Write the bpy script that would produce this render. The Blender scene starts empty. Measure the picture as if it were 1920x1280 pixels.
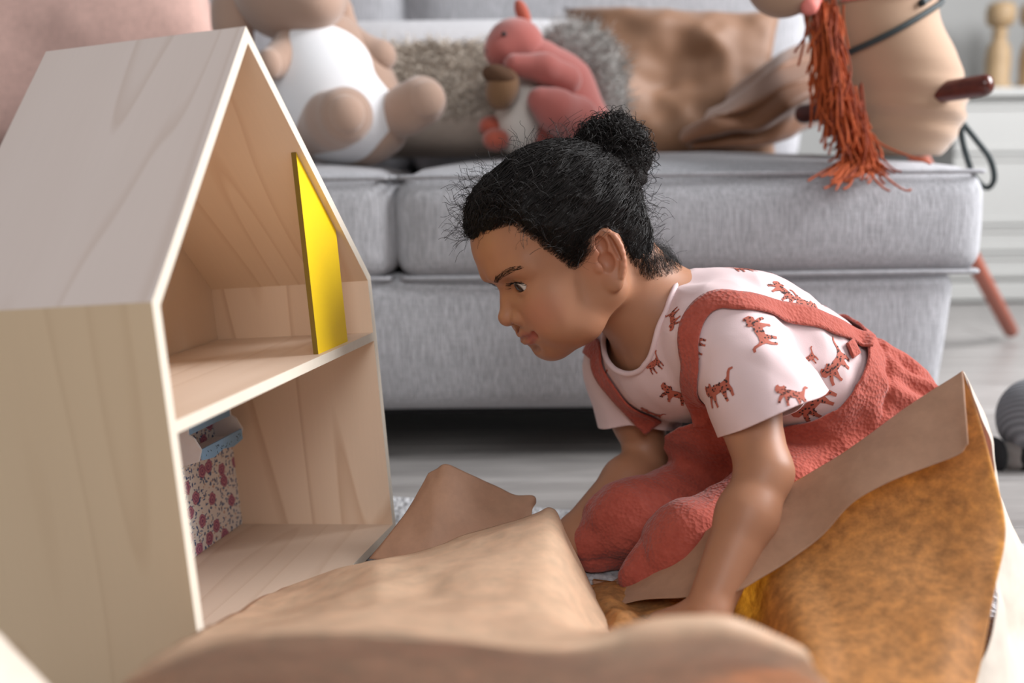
import bpy, bmesh, math, random
import numpy as np
from mathutils import Vector, Matrix
from mathutils.bvhtree import BVHTree
from mathutils.geometry import tessellate_polygon

sc = bpy.context.scene
COL = sc.collection
# ------------------------------------------------------------------ camera
CAMH, FPX, PITCH, ROLL = 0.40, 1867.0, math.radians(9.3), -0.012
cd = bpy.data.cameras.new('camera')
cam = bpy.data.objects.new('camera', cd)
COL.objects.link(cam)
fw = np.array([0, math.cos(PITCH), -math.sin(PITCH)])
rt = np.array([1.0, 0, 0])
up = np.cross(rt, fw)
rt, up = math.cos(ROLL) * rt + math.sin(ROLL) * up, -math.sin(ROLL) * rt + math.cos(ROLL) * up
CAM = np.array([0, 0, CAMH])
cam.matrix_world = Matrix(((rt[0], up[0], -fw[0], 0), (rt[1], up[1], -fw[1], 0), (rt[2], up[2], -fw[2], CAMH), (0, 0, 0, 1)))
cd.sensor_width = 36.0
cd.lens = 36.0 * FPX / 1920.0
cd.clip_start = 0.02
cd.dof.use_dof = True
cd.dof.focus_distance = 0.97
cd.dof.aperture_fstop = 2.5
sc.camera = cam
# ------------------------------------------------------------------ light
w = bpy.data.worlds.new('world')
sc.world = w
w.use_nodes = True
bg = w.node_tree.nodes['Background']
bg.inputs['Color'].default_value = (0.93, 0.96, 1.0, 1)
bg.inputs['Strength'].default_value = 0.28


def area(name, loc, target, sx, sy, power, color):
    ld = bpy.data.lights.new(name, 'AREA')
    ld.shape = 'RECTANGLE'
    ld.size, ld.size_y, ld.energy, ld.color = sx, sy, power, color
    o = bpy.data.objects.new(name, ld)
    COL.objects.link(o)
    o.location = loc
    o.rotation_euler = (Vector(target) - Vector(loc)).to_track_quat('-Z', 'Y').to_euler()
    return o


area('window_daylight', (2.52, 1.2, 1.75), (0.15, 1.0, 0.25), 1.3, 1.6, 172, (0.98, 0.98, 1.0))
area('camera_side_fill', (.2, -1.8, 2.1), (-0.2, 1.0, 0.3), 1.4, 1.4, 36, (0.98, 0.985, 1.0))  # added fill lamp behind the camera, lifts the camera-facing surfaces
sc.view_settings.view_transform = 'Standard'
sc.view_settings.look = 'None'
sc.view_settings.exposure = 0.0
sc.view_settings.gamma = 1.0
sc.view_settings.use_curve_mapping = False
sc.cycles.use_denoising = True
sc.cycles.max_bounces = 6


# ------------------------------------------------------------------ helpers
def ray(px, py):
    d = fw + rt * ((px - 960) / FPX) - up * ((py - 640) / FPX)
    return d


def P(px, py, y):
    d = ray(px, py)
    return CAM + d * (y / d[1])


def Pz(px, py, z):
    d = ray(px, py)
    return CAM + d * ((z - CAMH) / d[2])


def proj(p):
    q = np.asarray(p, float) - CAM
    return np.stack([960 + FPX * (q @ rt) / (q @ fw), 640 - FPX * (q @ up) / (q @ fw)], -1)


def vnoise(p, seed=0):
    p = np.asarray(p, np.float32)
    i = np.floor(p).astype(np.int64)
    f = p - i
    f = f * f * (3 - 2 * f)
    out = 0
    for dx in (0, 1):
        for dy in (0, 1):
            for dz in (0, 1):
                h = ((i[..., 0] + dx) * 374761393 + (i[..., 1] + dy) * 668265263 + (i[..., 2] + dz) * 2147483647 + seed * 974634) & 0xffffffff
                h = ((h ^ (h >> 13)) * 1274126177) & 0xffffffff
                h = ((h ^ (h >> 16)) & 0xffff) / 65535.0
                wx = f[..., 0] if dx else 1 - f[..., 0]
                wy = f[..., 1] if dy else 1 - f[..., 1]
                wz = f[..., 2] if dz else 1 - f[..., 2]
                out = out + h * wx * wy * wz
    return out.astype(np.float32) * 2 - 1


def fnoise(p, seed=0, oct=3):
    a, o, t = 1.0, 0, np.asarray(p, np.float32)
    for k in range(oct):
        o = o + a * vnoise(t, seed + k)
        a *= .5
        t = t * 2.03 + 11.7
    return o


def link(name, me, mat=None, parent=None, smooth=True):
    o = bpy.data.objects.new(name, me)
    COL.objects.link(o)
    if mat is not None:
        for m in (mat if isinstance(mat, (list, tuple)) else [mat]):
            me.materials.append(m)
    if smooth:
        me.polygons.foreach_set('use_smooth', [True] * len(me.polygons))
    if parent:
        o.parent = parent
    return o


def mesh(name, v, f, mat=None, parent=None, smooth=True):
    me = bpy.data.meshes.new(name)
    v = np.asarray(v, float)
    if isinstance(f, np.ndarray):
        f = f.tolist()
    me.from_pydata(v.tolist(), [], f)
    me.update()
    return link(name, me, mat, parent, smooth)


def bm_obj(name, bm, mat=None, parent=None, smooth=False):
    me = bpy.data.meshes.new(name)
    bm.normal_update()
    bm.to_mesh(me)
    bm.free()
    return link(name, me, mat, parent, smooth)


def thing(name, label, cat, loc=(0, 0, 0), group=None):
    o = bpy.data.objects.new(name, None)
    COL.objects.link(o)
    o.location = loc
    o.empty_display_size = .05
    return tag(o, label, cat, group)


def tag(o, label, cat, group=None):
    o['label'], o['category'] = label, cat
    if group:
        o['group'] = group
    return o


def struct(o):
    o['kind'] = 'structure'
    return o


def at_origin_of(t, o):
    """keep world coordinates of a mesh written in world space under an Empty away from the origin"""
    o.parent = t
    o.matrix_parent_inverse = Matrix.Translation(-Vector(t.location))
    return o


def box_bm(x0, x1, y0, y1, z0, z1, bevel=0.0, seg=2):
    bm = bmesh.new()
    bmesh.ops.create_cube(bm, size=1)
    for v in bm.verts:
        v.co = Vector(((x0 + x1) / 2 + v.co.x * (x1 - x0), (y0 + y1) / 2 + v.co.y * (y1 - y0), (z0 + z1) / 2 + v.co.z * (z1 - z0)))
    if bevel:
        bmesh.ops.bevel(bm, geom=list(bm.edges), offset=bevel, segments=seg, affect='EDGES', profile=.5)
    return bm


def catmull(pts, n, closed=False):
    pts = np.asarray(pts, float)
    m = len(pts)
    if closed:
        e = np.concatenate([pts[-1:], pts, pts[:2]])
        t = np.linspace(0, m, n, endpoint=False)
    else:
        e = np.concatenate([2 * pts[:1] - pts[1:2], pts, 2 * pts[-1:] - pts[-2:-1]])
        t = np.linspace(0, m - 1, n)
    i = np.minimum(t.astype(int), (m if closed else m - 1) - 1)
    u = (t - i).reshape((-1,) + (1,) * (pts.ndim - 1))
    p0, p1, p2, p3 = e[i], e[i + 1], e[i + 2], e[i + 3]
    return .5 * (2 * p1 + (p2 - p0) * u + (2 * p0 - 5 * p1 + 4 * p2 - p3) * u ** 2 + (3 * p1 - p0 - 3 * p2 + p3) * u ** 3)


def grid_faces(n, m, wrap=False):
    i, j = np.meshgrid(np.arange(n - 1), np.arange(m if wrap else m - 1), indexing='ij')
    j2 = (j + 1) % m
    return np.stack([i * m + j, i * m + j2, (i + 1) * m + j2, (i + 1) * m + j], -1).reshape(-1, 4)


def tube(path, r, sides=10, caps=True):
    """one smooth tube through a path; r scalar or per point -> (verts, faces)"""
    path = np.asarray(path, float)
    n = len(path)
    r = np.broadcast_to(np.asarray(r, float), (n,))
    T = np.gradient(path, axis=0)
    T /= np.linalg.norm(T, axis=1)[:, None] + 1e-12
    N = np.zeros_like(T)
    a = np.array([0, 0, 1.0]) if abs(T[0, 2]) < .9 else np.array([1.0, 0, 0])
    N[0] = np.cross(T[0], a)
    N[0] /= np.linalg.norm(N[0])
    for k in range(1, n):
        v = N[k - 1] - T[k] * (N[k - 1] @ T[k])
        N[k] = v / (np.linalg.norm(v) + 1e-12)
    B = np.cross(T, N)
    th = np.linspace(0, 2 * np.pi, sides, endpoint=False)
    v = path[:, None] + r[:, None, None] * (np.cos(th)[None, :, None] * N[:, None] + np.sin(th)[None, :, None] * B[:, None])
    f = grid_faces(n, sides, True)[:, ::-1].tolist()
    v = v.reshape(-1, 3)
    if caps:
        f.append(list(range(sides)))
        f.append([(n - 1) * sides + k for k in range(sides)][::-1])
    return v, f


def strands(paths, r, sides=3):
    """paths (S,K,3) -> one mesh of many thin tapering threads"""
    paths = np.asarray(paths, float)
    S, K, _ = paths.shape
    T = np.gradient(paths, axis=1)
    T /= np.linalg.norm(T, axis=2)[..., None] + 1e-12
    a = np.tile(np.array([.31, .52, .8]), (S, 1))[:, None]
    N = np.cross(T, a)
    N /= np.linalg.norm(N, axis=2)[..., None] + 1e-9
    B = np.cross(T, N)
    th = np.linspace(0, 2 * np.pi, sides, endpoint=False)
    rr = np.broadcast_to(np.asarray(r, float), (S, K))[..., None, None]
    v = paths[:, :, None] + rr * (np.cos(th)[:, None] * N[:, :, None] + np.sin(th)[:, None] * B[:, :, None])
    f = grid_faces(K, sides, True)[:, ::-1]
    f = (f[None] + (np.arange(S) * K * sides)[:, None, None]).reshape(-1, 4)
    return v.reshape(-1, 3), f


def fast_mesh(name, v, f, mat=None, parent=None, smooth=True):
    f = np.asarray(f)
    v = np.asarray(v, np.float32)
    me = bpy.data.meshes.new(name)
    k = f.shape[1]
    me.vertices.add(len(v))
    me.vertices.foreach_set('co', v.ravel())
    me.loops.add(f.size)
    me.loops.foreach_set('vertex_index', f.ravel().astype(np.int32))
    me.polygons.add(len(f))
    me.polygons.foreach_set('loop_start', (np.arange(len(f)) * k).astype(np.int32))
    me.polygons.foreach_set('loop_total', np.full(len(f), k, np.int32))
    me.update(calc_edges=True)
    me.validate()
    return link(name, me, mat, parent, smooth)


def sheet(ctrl, nu, nv, crumple=0.0, freq=14., seed=0):
    """smooth patch through an M x N grid of 3-D points, plus paper or cloth creases"""
    c = np.asarray(ctrl, float)
    a = catmull(c, nu)
    b = catmull(a.transpose(1, 0, 2), nv).transpose(1, 0, 2)
    if crumple:
        du = np.gradient(b, axis=0)
        dv = np.gradient(b, axis=1)
        n = np.cross(du, dv)
        n /= np.linalg.norm(n, axis=2)[..., None] + 1e-12
        q = fnoise(b * freq, seed, 3)
        q2 = np.abs(vnoise(b * freq * .6 + 3.3, seed + 9))
        b = b + n * ((q * .5 + (.5 - q2)) * crumple)[..., None]
    return b


def sheet_obj(name, b, mat, parent=None, thick=0.0):
    n, m, _ = b.shape
    o = fast_mesh(name, b.reshape(-1, 3), grid_faces(n, m), mat, parent)
    if thick:
        s = o.modifiers.new('solid', 'SOLIDIFY')
        s.thickness = thick
        s.offset = 0
    return o


def pillow(w_, h_, d_, n=28, pinch=.25, crown=.45, seed=0, wr=0.0, fr=9.):
    """a stuffed cushion: w_ x h_ x d_, lying in the local x-z plane -> verts, faces"""
    u = np.linspace(-1, 1, n)
    U, V = np.meshgrid(u, u, indexing='ij')
    sx = 1 - pinch * .18 * (1 - V ** 2) * (np.abs(U) ** 6)
    sz = 1 - pinch * .18 * (1 - U ** 2) * (np.abs(V) ** 6)
    sx = sx - pinch * .10 * (1 - V ** 2)
    sz = sz - pinch * .10 * (1 - U ** 2)
    t = ((1 - np.abs(U) ** 3.2) * (1 - np.abs(V) ** 3.2)).clip(0) ** crown
    X, Z = U * sx * w_ / 2, V * sz * h_ / 2
    nz = fnoise(np.stack([X * fr, Z * fr, X * 0 + seed], -1), seed, 3) * wr * t
    front = np.stack([X, -t * d_ / 2 - nz, Z], -1)
    back = np.stack([X, t * d_ / 2 + nz, Z], -1)
    v = np.concatenate([front.reshape(-1, 3), back.reshape(-1, 3)])
    f = grid_faces(n, n)
    f = np.concatenate([f[:, ::-1][:, ::-1], f[:, ::-1] + n * n])
    bm = bmesh.new()
    bv = [bm.verts.new(q) for q in v]
    for q in f:
        bm.faces.new([bv[k] for k in q])
    bmesh.ops.remove_doubles(bm, verts=bm.verts, dist=1e-5)
    bmesh.ops.recalc_face_normals(bm, faces=bm.faces)
    return bm


def rot_to(o, loc, rx=0, ry=0, rz=0):
    o.location = loc
    o.rotation_euler = (rx, ry, rz)
    return o


# ------------------------------------------------------------------ materials
def srgb(r, g, b):
    f = lambda c: (c / 255 / 12.92) if c / 255 <= .04045 else ((c / 255 + .055) / 1.055) ** 2.4
    return (f(r), f(g), f(b), 1)


class NT:
    def __init__(s, name):
        s.m = bpy.data.materials.new(name)
        s.m.use_nodes = True
        s.t = s.m.node_tree
        s.b = s.t.nodes['Principled BSDF']
        s.out = s.t.nodes['Material Output']

    def n(s, typ, **kw):
        x = s.t.nodes.new(typ)
        for k, v in kw.items():
            if k.startswith('i_'):
                x.inputs[k[2:].replace('_', ' ')].default_value = v
            else:
                setattr(x, k, v)
        return x

    def l(s, a, b):
        s.t.links.new(a, b)

    def coord(s, scale=(1, 1, 1), kind='Object', rot=(0, 0, 0)):
        c = s.n('ShaderNodeTexCoord')
        m = s.n('ShaderNodeMapping')
        m.inputs['Scale'].default_value = scale
        m.inputs['Rotation'].default_value = rot
        s.l(c.outputs[kind], m.inputs['Vector'])
        return m.outputs['Vector']

    def noise(s, vec, scale, detail=3, rough=.5, dist=0.):
        x = s.n('ShaderNodeTexNoise')
        x.inputs['Scale'].default_value = scale
        x.inputs['Detail'].default_value = detail
        x.inputs['Roughness'].default_value = rough
        x.inputs['Distortion'].default_value = dist
        if vec is not None:
            s.l(vec, x.inputs['Vector'])
        return x.outputs['Fac']

    def ramp(s, fac, stops):
        r = s.n('ShaderNodeValToRGB')
        e = r.color_ramp.elements
        while len(e) < len(stops):
            e.new(.5)
        for k, (p, c) in enumerate(stops):
            e[k].position = p
            e[k].color = c
        s.l(fac, r.inputs['Fac'])
        return r.outputs['Color']

    def mix(s, fac, a, b, typ='MIX'):
        x = s.n('ShaderNodeMix', data_type='RGBA', blend_type=typ)
        for v, i in ((fac, 0), (a, 6), (b, 7)):
            if hasattr(v, 'is_linked') or hasattr(v, 'links'):
                s.l(v, x.inputs[i])
            else:
                x.inputs[i].default_value = v
        return x.outputs[2]

    def math(s, op, a, b=0.0, c=None):
        x = s.n('ShaderNodeMath', operation=op)
        for i, v in enumerate((a, b) if c is None else (a, b, c)):
            if hasattr(v, 'links'):
                s.l(v, x.inputs[i])
            else:
                x.inputs[i].default_value = v
        return x.outputs[0]

    def bump(s, h, strength=.3, dist=.002, prev=None):
        x = s.n('ShaderNodeBump')
        x.inputs['Strength'].default_value = strength
        x.inputs['Distance'].default_value = dist
        s.l(h, x.inputs['Height'])
        if prev is not None:
            s.l(prev, x.inputs['Normal'])
        return x.outputs['Normal']


def plain(name, col, rough=.6, var=.12, scale=20., bump=0., bscale=200., metal=0., sheen=0., spec=None):
    m = NT(name)
    v = m.coord()
    dark = tuple(c * (1 - var) for c in col[:3]) + (1,)
    lite = tuple(min(1, c * (1 + var)) for c in col[:3]) + (1,)
    m.l(m.mix(m.noise(v, scale), dark, lite), m.b.inputs['Base Color'])
    m.b.inputs['Roughness'].default_value = rough
    m.b.inputs['Metallic'].default_value = metal
    if sheen:
        m.b.inputs['Sheen Weight'].default_value = sheen
    if spec is not None:
        m.b.inputs['Specular IOR Level'].default_value = spec
    if bump:
        m.l(m.bump(m.noise(v, bscale, 2), bump, .0015), m.b.inputs['Normal'])
    return m.m


def fabric(name, col, weave=900., bump=.35, var=.10, slub=.14, sheen=.15, kind='Object', stretch=(1, 1, .12), bd=.0012, cross=1.0):
    """woven cloth: slubby threads in two directions"""
    m = NT(name)
    v1 = m.coord((stretch[0], stretch[1], stretch[2]), kind)
    v2 = m.coord((stretch[2], stretch[1], stretch[0]), kind)
    a = m.noise(v1, weave * .35, 2, .6)
    b = m.noise(v2, weave * .35, 2, .6)
    s = m.math('MULTIPLY', m.math('ADD', a, m.math('MULTIPLY', b, cross)), 2 / (1 + cross))
    big = m.noise(m.coord((1, 1, 1), kind), 6, 3)
    dark = tuple(c * (1 - slub - var) for c in col[:3]) + (1,)
    lite = tuple(min(1, c * (1 + slub)) for c in col[:3]) + (1,)
    c1 = m.mix(m.ramp(m.math('MULTIPLY', s, .5), [(.35, (0, 0, 0, 1)), (.65, (1, 1, 1, 1))]), dark, lite)
    c2 = m.mix(big, (1 - var, 1 - var, 1 - var, 1), (1, 1, 1, 1))
    m.l(m.mix(1.0, c1, c2, 'MULTIPLY'), m.b.inputs['Base Color'])
    m.b.inputs['Roughness'].default_value = .85
    m.b.inputs['Specular IOR Level'].default_value = .25
    m.b.inputs['Sheen Weight'].default_value = sheen
    m.l(m.bump(s, bump, bd), m.b.inputs['Normal'])
    return m.m


def birch(name, col, line, axis='z', scale=1.0, seed=0.0, contrast=.35):
    """birch plywood face: faint contour lines of cathedral grain stretched along one axis, fine pores"""
    m = NT(name)
    k = {'x': (.13, 1, 1), 'y': (1, .13, 1), 'z': (1, 1, .13), 'xz': (.12, 1.3, .12)}[axis]
    k2 = {'x': (.03, 1, 1), 'y': (1, .03, 1), 'z': (1, 1, .03), 'xz': (.03, 1, .03)}[axis]
    v = m.coord(k)
    add = m.n('ShaderNodeVectorMath', operation='ADD')
    m.l(v, add.inputs[0])
    add.inputs[1].default_value = (seed, seed * 1.7, seed * .6)
    v = add.outputs[0]
    n = m.noise(v, 7 * scale, 1.5, .4, .25)
    ring = m.math('FRACT', m.math('MULTIPLY', n, 9.0))
    ln = m.ramp(ring, [(0.0, (0, 0, 0, 1)), (.80, (.18, .18, .18, 1)), (.95, (.9, .9, .9, 1)), (1.0, (0, 0, 0, 1))])
    fine = m.noise(m.coord(k2), 420, 2, .6)
    blot = m.noise(m.coord(), 9, 2)
    c = m.mix(m.math('MULTIPLY', ln, contrast), col, line)
    c = m.mix(m.math('MULTIPLY', fine, .22), c, tuple(q * .78 for q in col[:3]) + (1,))
    c = m.mix(m.math('MULTIPLY', blot, .25), c, tuple(q * .84 for q in col[:3]) + (1,))
    m.l(c, m.b.inputs['Base Color'])
    m.b.inputs['Roughness'].default_value = .5
    m.b.inputs['Specular IOR Level'].default_value = .35
    m.l(m.bump(fine, .08, .0005), m.b.inputs['Normal'])
    return m.m


def paper(name, col, trans, tcol, mott=0.25, rough=.55, mscale=60., deep=None):
    """kraft paper: lets some daylight through, with mottled fibres"""
    m = NT(name)
    v = m.coord()
    f = m.noise(v, mscale, 5, .7)
    c = m.ramp(f, [(.3, tuple(q * (1 - mott) for q in col[:3]) + (1,)), (.7, tuple(min(1, q * (1 + mott)) for q in col[:3]) + (1,))])
    m.l(c, m.b.inputs['Base Color'])
    m.b.inputs['Roughness'].default_value = rough
    m.b.inputs['Specular IOR Level'].default_value = .4
    tb = m.n('ShaderNodeBsdfTranslucent')
    tc = m.ramp(f, [(.28, tuple(q * (1 - mott * 1.7) for q in tcol[:3]) + (1,)), (.72, tuple(min(1, q * (1 + mott)) for q in tcol[:3]) + (1,))])
    m.l(tc, tb.inputs['Color'])
    mx = m.n('ShaderNodeMixShader')
    mx.inputs[0].default_value = trans
    m.l(m.b.outputs[0], mx.inputs[1])
    m.l(tb.outputs[0], mx.inputs[2])
    m.l(mx.outputs[0], m.out.inputs['Surface'])
    h = m.noise(v, 30, 3, .5)
    nn = m.bump(h, .25, .004)
    nn = m.bump(f, .1, .0008, nn)
    m.l(nn, m.b.inputs['Normal'])
    return m.m
# ------------------------------------------------------------------ setting
M_plank = None


def plank_mat():
    m = NT('pale_grey_laminate')
    v = m.coord((.12, 1, 1), 'Object')
    rnd = m.n('ShaderNodeObjectInfo').outputs['Random']
    add = m.n('ShaderNodeVectorMath', operation='ADD')
    m.l(v, add.inputs[0])
    m.l(rnd, add.inputs[1])
    n = m.noise(add.outputs[0], 26, 4, .6, .6)
    base = m.ramp(n, [(.3, srgb(128, 124, 122)), (.7, srgb(172, 168, 165))])
    m.l(m.mix(rnd, base, m.mix(.5, base, srgb(140, 136, 133))), m.b.inputs['Base Color'])
    m.b.inputs['Roughness'].default_value = .38
    m.l(m.bump(n, .06, .001), m.b.inputs['Normal'])
    return m.m


fl = struct(bm_obj('floor', box_bm(-2.6, 3.2, -1.2, 3.5, -.06, -.0195), plain('floor_screed', srgb(110, 106, 102), .8)))
M_plank = plank_mat()
pm = None
rnd = random.Random(4)
row = 0
y = .35
PW, PL = .19, 1.25
FLZ = -.0075
bmp = box_bm(0, PL - .003, 0, PW - .003, -.0115, 0, .0012, 1)
pm = bpy.data.meshes.new('plank')
bmp.to_mesh(pm)
bmp.free()
pm.materials.append(M_plank)
while y < 3.45:
    x = -2.2 - rnd.random() * PL
    while x < 3.0:
        o = bpy.data.objects.new('plank', pm)
        COL.objects.link(o)
        o.location = (x, y, FLZ)
        o.parent = fl
        x += PL
    y += PW
WALLY = 3.42
wb = struct(bm_obj('wall_back', box_bm(-2.6, 3.2, WALLY, WALLY + .1, -.06, 2.6), plain('grey_wall_paint', srgb(160, 160, 158), .8, .04, 3)))
struct(bm_obj('baseboard_back', box_bm(-2.6, 1.2, WALLY - .015, WALLY, 0, .09, .004), plain('white_baseboard', srgb(200, 200, 198), .5, .03)))

# right-hand wall with the window opening that lets the daylight in
bm = bmesh.new()
for a0 in ((2.60, 2.72, -1.2, .45, -.06, 2.6), (2.60, 2.72, 2.0, 3.5, -.06, 2.6), (2.60, 2.72, .45, 2.0, -.06, .85), (2.60, 2.72, .45, 2.0, 2.5, 2.6)):
    t_ = box_bm(*a0)
    m_ = bpy.data.meshes.new('tmp')
    t_.to_mesh(m_)
    t_.free()
    bm.from_mesh(m_)
    bpy.data.meshes.remove(m_)
struct(bm_obj('wall_right', bm, bpy.data.materials['grey_wall_paint']))
wf = bpy.data.objects.new('window_1', None)
COL.objects.link(wf)
wf['kind'] = 'structure'
M_frame = plain('white_window_frame', srgb(215, 215, 213), .5, .03)
for a0 in ((2.60, 2.66, .45, .50, .85, 2.5), (2.60, 2.66, 1.95, 2.0, .85, 2.5), (2.60, 2.66, .50, 1.95, .85, .90), (2.60, 2.66, .50, 1.95, 2.45, 2.5), (2.62, 2.65, 1.205, 1.245, .90, 2.45)):
    bm_obj('frame_bar', box_bm(*a0, .004, 1), M_frame, wf)

# rug: ribbed knit with real raised rows
rm = NT('pale_grey_knit')
v = rm.coord()
wv = rm.n('ShaderNodeTexVoronoi')
wv.inputs['Scale'].default_value = 150
rm.l(rm.coord((1, .55, 1)), wv.inputs['Vector'])
n0 = rm.noise(v, 60, 3)
rm.l(rm.mix(rm.math('MULTIPLY', wv.outputs['Distance'], .9), srgb(196, 196, 198), srgb(158, 158, 160)), rm.b.inputs['Base Color'])
rm.b.inputs['Roughness'].default_value = .95
rm.b.inputs['Specular IOR Level'].default_value = .1
rm.l(rm.bump(wv.outputs['Distance'], .8, .004), rm.b.inputs['Normal'])
ra, rb = Pz(740, 925, 0), Pz(1890, 1010, 0)
dirx = (rb - ra) / np.linalg.norm(rb - ra)
diry = np.array([dirx[1], -dirx[0], 0])
nu, nv = 70, 300
uu = np.linspace(-1.1, 1.3, nu)
vv = np.linspace(0, 1.15, nv)
U, V = np.meshgrid(uu, vv, indexing='ij')
org = ra.copy()
pts = org + U[..., None] * dirx + V[..., None] * diry
rib = -.0042 + .0026 * np.abs(np.sin(V * math.pi / .016)) + .0006 * vnoise(pts * 60, 3)
rib = np.where((V < .004) | (V > 1.146) | (np.abs(U - .1) > 1.199), FLZ + .0005, rib)
pts[..., 2] = rib
rug = sheet_obj('rug', pts[:, ::-1], rm.m)
tag(rug, 'pale grey ribbed knit rug lying on the laminate floor in front of the sofa', 'rug')

# sideboard by the back wall
M_white = plain('white_lacquer', srgb(182, 182, 179), .45, .03, 4)
sb = thing('sideboard', 'white lacquered sideboard with framed fronts standing by the back wall behind the sofa', 'sideboard', (2.0, 3.2, 0))
SX0, SX1, SY, ST = 1.36, 2.52, 3.12, .655


def sbp(name, *a, bev=.004):
    return at_origin_of(sb, bm_obj(name, box_bm(*a, bev), M_white))


sbp('carcass', SX0 + .01, SX1 - .01, SY + .02, WALLY - .02, .05, ST - .03)
sbp('top', SX0 - .02, SX1 + .02, SY - .02, WALLY - .015, ST - .03, ST, bev=.008)
sbp('plinth', SX0, SX1, SY + .012, WALLY - .03, 0, .06)
nd = 3
for k in range(nd):
    a = SX0 + .012 + (SX1 - SX0 - .024) / nd * k
    b = a + (SX1 - SX0 - .024) / nd - .006
    for z0, z1 in ((.075, .150), (.156, .235), (.241, .455), (.461, .612)):
        bm = box_bm(a, b, SY, SY + .022, z0, z1)
        ff = [f for f in bm.faces if f.normal.y < -.9]
        r = bmesh.ops.inset_region(bm, faces=ff, thickness=.022, depth=0)
        r = bmesh.ops.inset_region(bm, faces=ff, thickness=.006, depth=-.008)
        d = at_origin_of(sb, bm_obj('drawer', bm, M_white))


def lathe(prof, n=24):
    th = np.linspace(0, 2 * np.pi, n, endpoint=False)
    prof = np.asarray(prof, float)
    v = np.stack([prof[:, 0, None] * np.cos(th), prof[:, 0, None] * np.sin(th), np.repeat(prof[:, 1, None], n, 1)], -1).reshape(-1, 3)
    f = grid_faces(len(prof), n, True).tolist()
    f.append(list(range(n))[::-1])
    f.append([(len(prof) - 1) * n + k for k in range(n)])
    return v, f


M_oak = plain('turned_oak', srgb(176, 148, 112), .55, .15, 30)
for px, lab in ((1868, 'turned pale wooden candlestick with round cup, left one on the sideboard'), (1932, 'turned wooden candlestick at the right picture edge on the sideboard')):
    c = P(px, 160, 3.22)
    t = thing('candlestick', lab, 'candlestick', (c[0], 3.22, ST), 'candlesticks on the sideboard')
    h = .27
    prof = [(.0, 0), (.045, 0), (.047, .012), (.036, .022), (.038, .09), (.034, .13), (.022, .15), (.019, .165), (.026, .172), (.018, .182), (.018, .19)]
    v, f = lathe(prof)
    mesh('stem', v, f, M_oak, t)
    prof = [(.016, .188), (.038, .2), (.043, .22), (.043, .245), (.036, .262), (.016, .268), (.014, .25), (.0, .25)]
    v, f = lathe(prof)
    mesh('cup', v, f, M_oak, t)

# ------------------------------------------------------------------ sofa
FY = 1.42
M_sofa = fabric('light_grey_sofa_weave', srgb(180, 180, 184), 1100, .5, .08, .17, stretch=(1, 1, .10), bd=.002, cross=.3)
M_pipe = fabric('light_grey_piping', srgb(170, 170, 174), 1500, .4)
M_dark = plain('dark_sofa_underside', srgb(40, 40, 42), .9)
sofa = thing('sofa', 'light grey woven fabric sofa with piped seat cushions against the back of the room', 'sofa', (-.2, 1.8, 0))


def soft_box(x0, x1, y0, y1, z0, z1, r, crown=(0, 0), n=(40, 30, 14), seed=0, wob=.002, taper=0.0):
    """rounded, slightly crowned upholstery block built as a super-ellipsoid shell -> bmesh"""
    bm = bmesh.new()
    bmesh.ops.create_cube(bm, size=2)
    bmesh.ops.subdivide_edges(bm, edges=bm.edges, cuts=19, use_grid_fill=True)
    hx, hy, hz = (x1 - x0) / 2, (y1 - y0) / 2, (z1 - z0) / 2
    c = np.array([(x0 + x1) / 2, (y0 + y1) / 2, (z0 + z1) / 2])
    co = np.array([v.co[:] for v in bm.verts])
    # concentrate grid lines near edges
    co = np.sign(co) * (1 - (1 - np.abs(co)) ** 1.6)
    H = np.array([hx, hy, hz])
    p = co * H
    inner = np.maximum(H - r, 1e-4)
    q = np.clip(p, -inner, inner)
    d = p - q
    L = np.linalg.norm(d, axis=1)[:, None]
    dm = np.abs(d).max(1)[:, None]
    p = q + np.where(L > 1e-9, d / np.maximum(L, 1e-9) * dm, 0)
    a = (1 - (p[:, 0] / hx) ** 2).clip(0) ** .5 * (1 - (p[:, 1] / hy) ** 2).clip(0) ** .5
    p[:, 2] += np.where(p[:, 2] > 0, crown[0], 0) * a * (p[:, 2] / hz).clip(0, 1)
    b = (1 - (p[:, 0] / hx) ** 4).clip(0) * (1 - (p[:, 2] / hz) ** 2).clip(0)
    p[:, 1] -= np.where(p[:, 1] < 0, crown[1], 0) * b
    b2 = (1 - (p[:, 1] / hy) ** 4).clip(0) * (1 - (p[:, 2] / hz) ** 2).clip(0)
    p[:, 0] += np.sign(p[:, 0]) * crown[1] * b2 * (np.abs(p[:, 0]) / hx) ** 8
    if taper:
        k = 1 - taper * (1 - (p[:, 2] + hz) / (2 * hz))
        p[:, 0] = np.where(p[:, 0] > 0, p[:, 0] * k, p[:, 0])
    p = p + c
    p += (fnoise(p * 6, seed, 3) * wob)[:, None] * np.array([.4, 1, 1])
    for v, k in zip(bm.verts, p):
        v.co = k
    return bm


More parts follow.
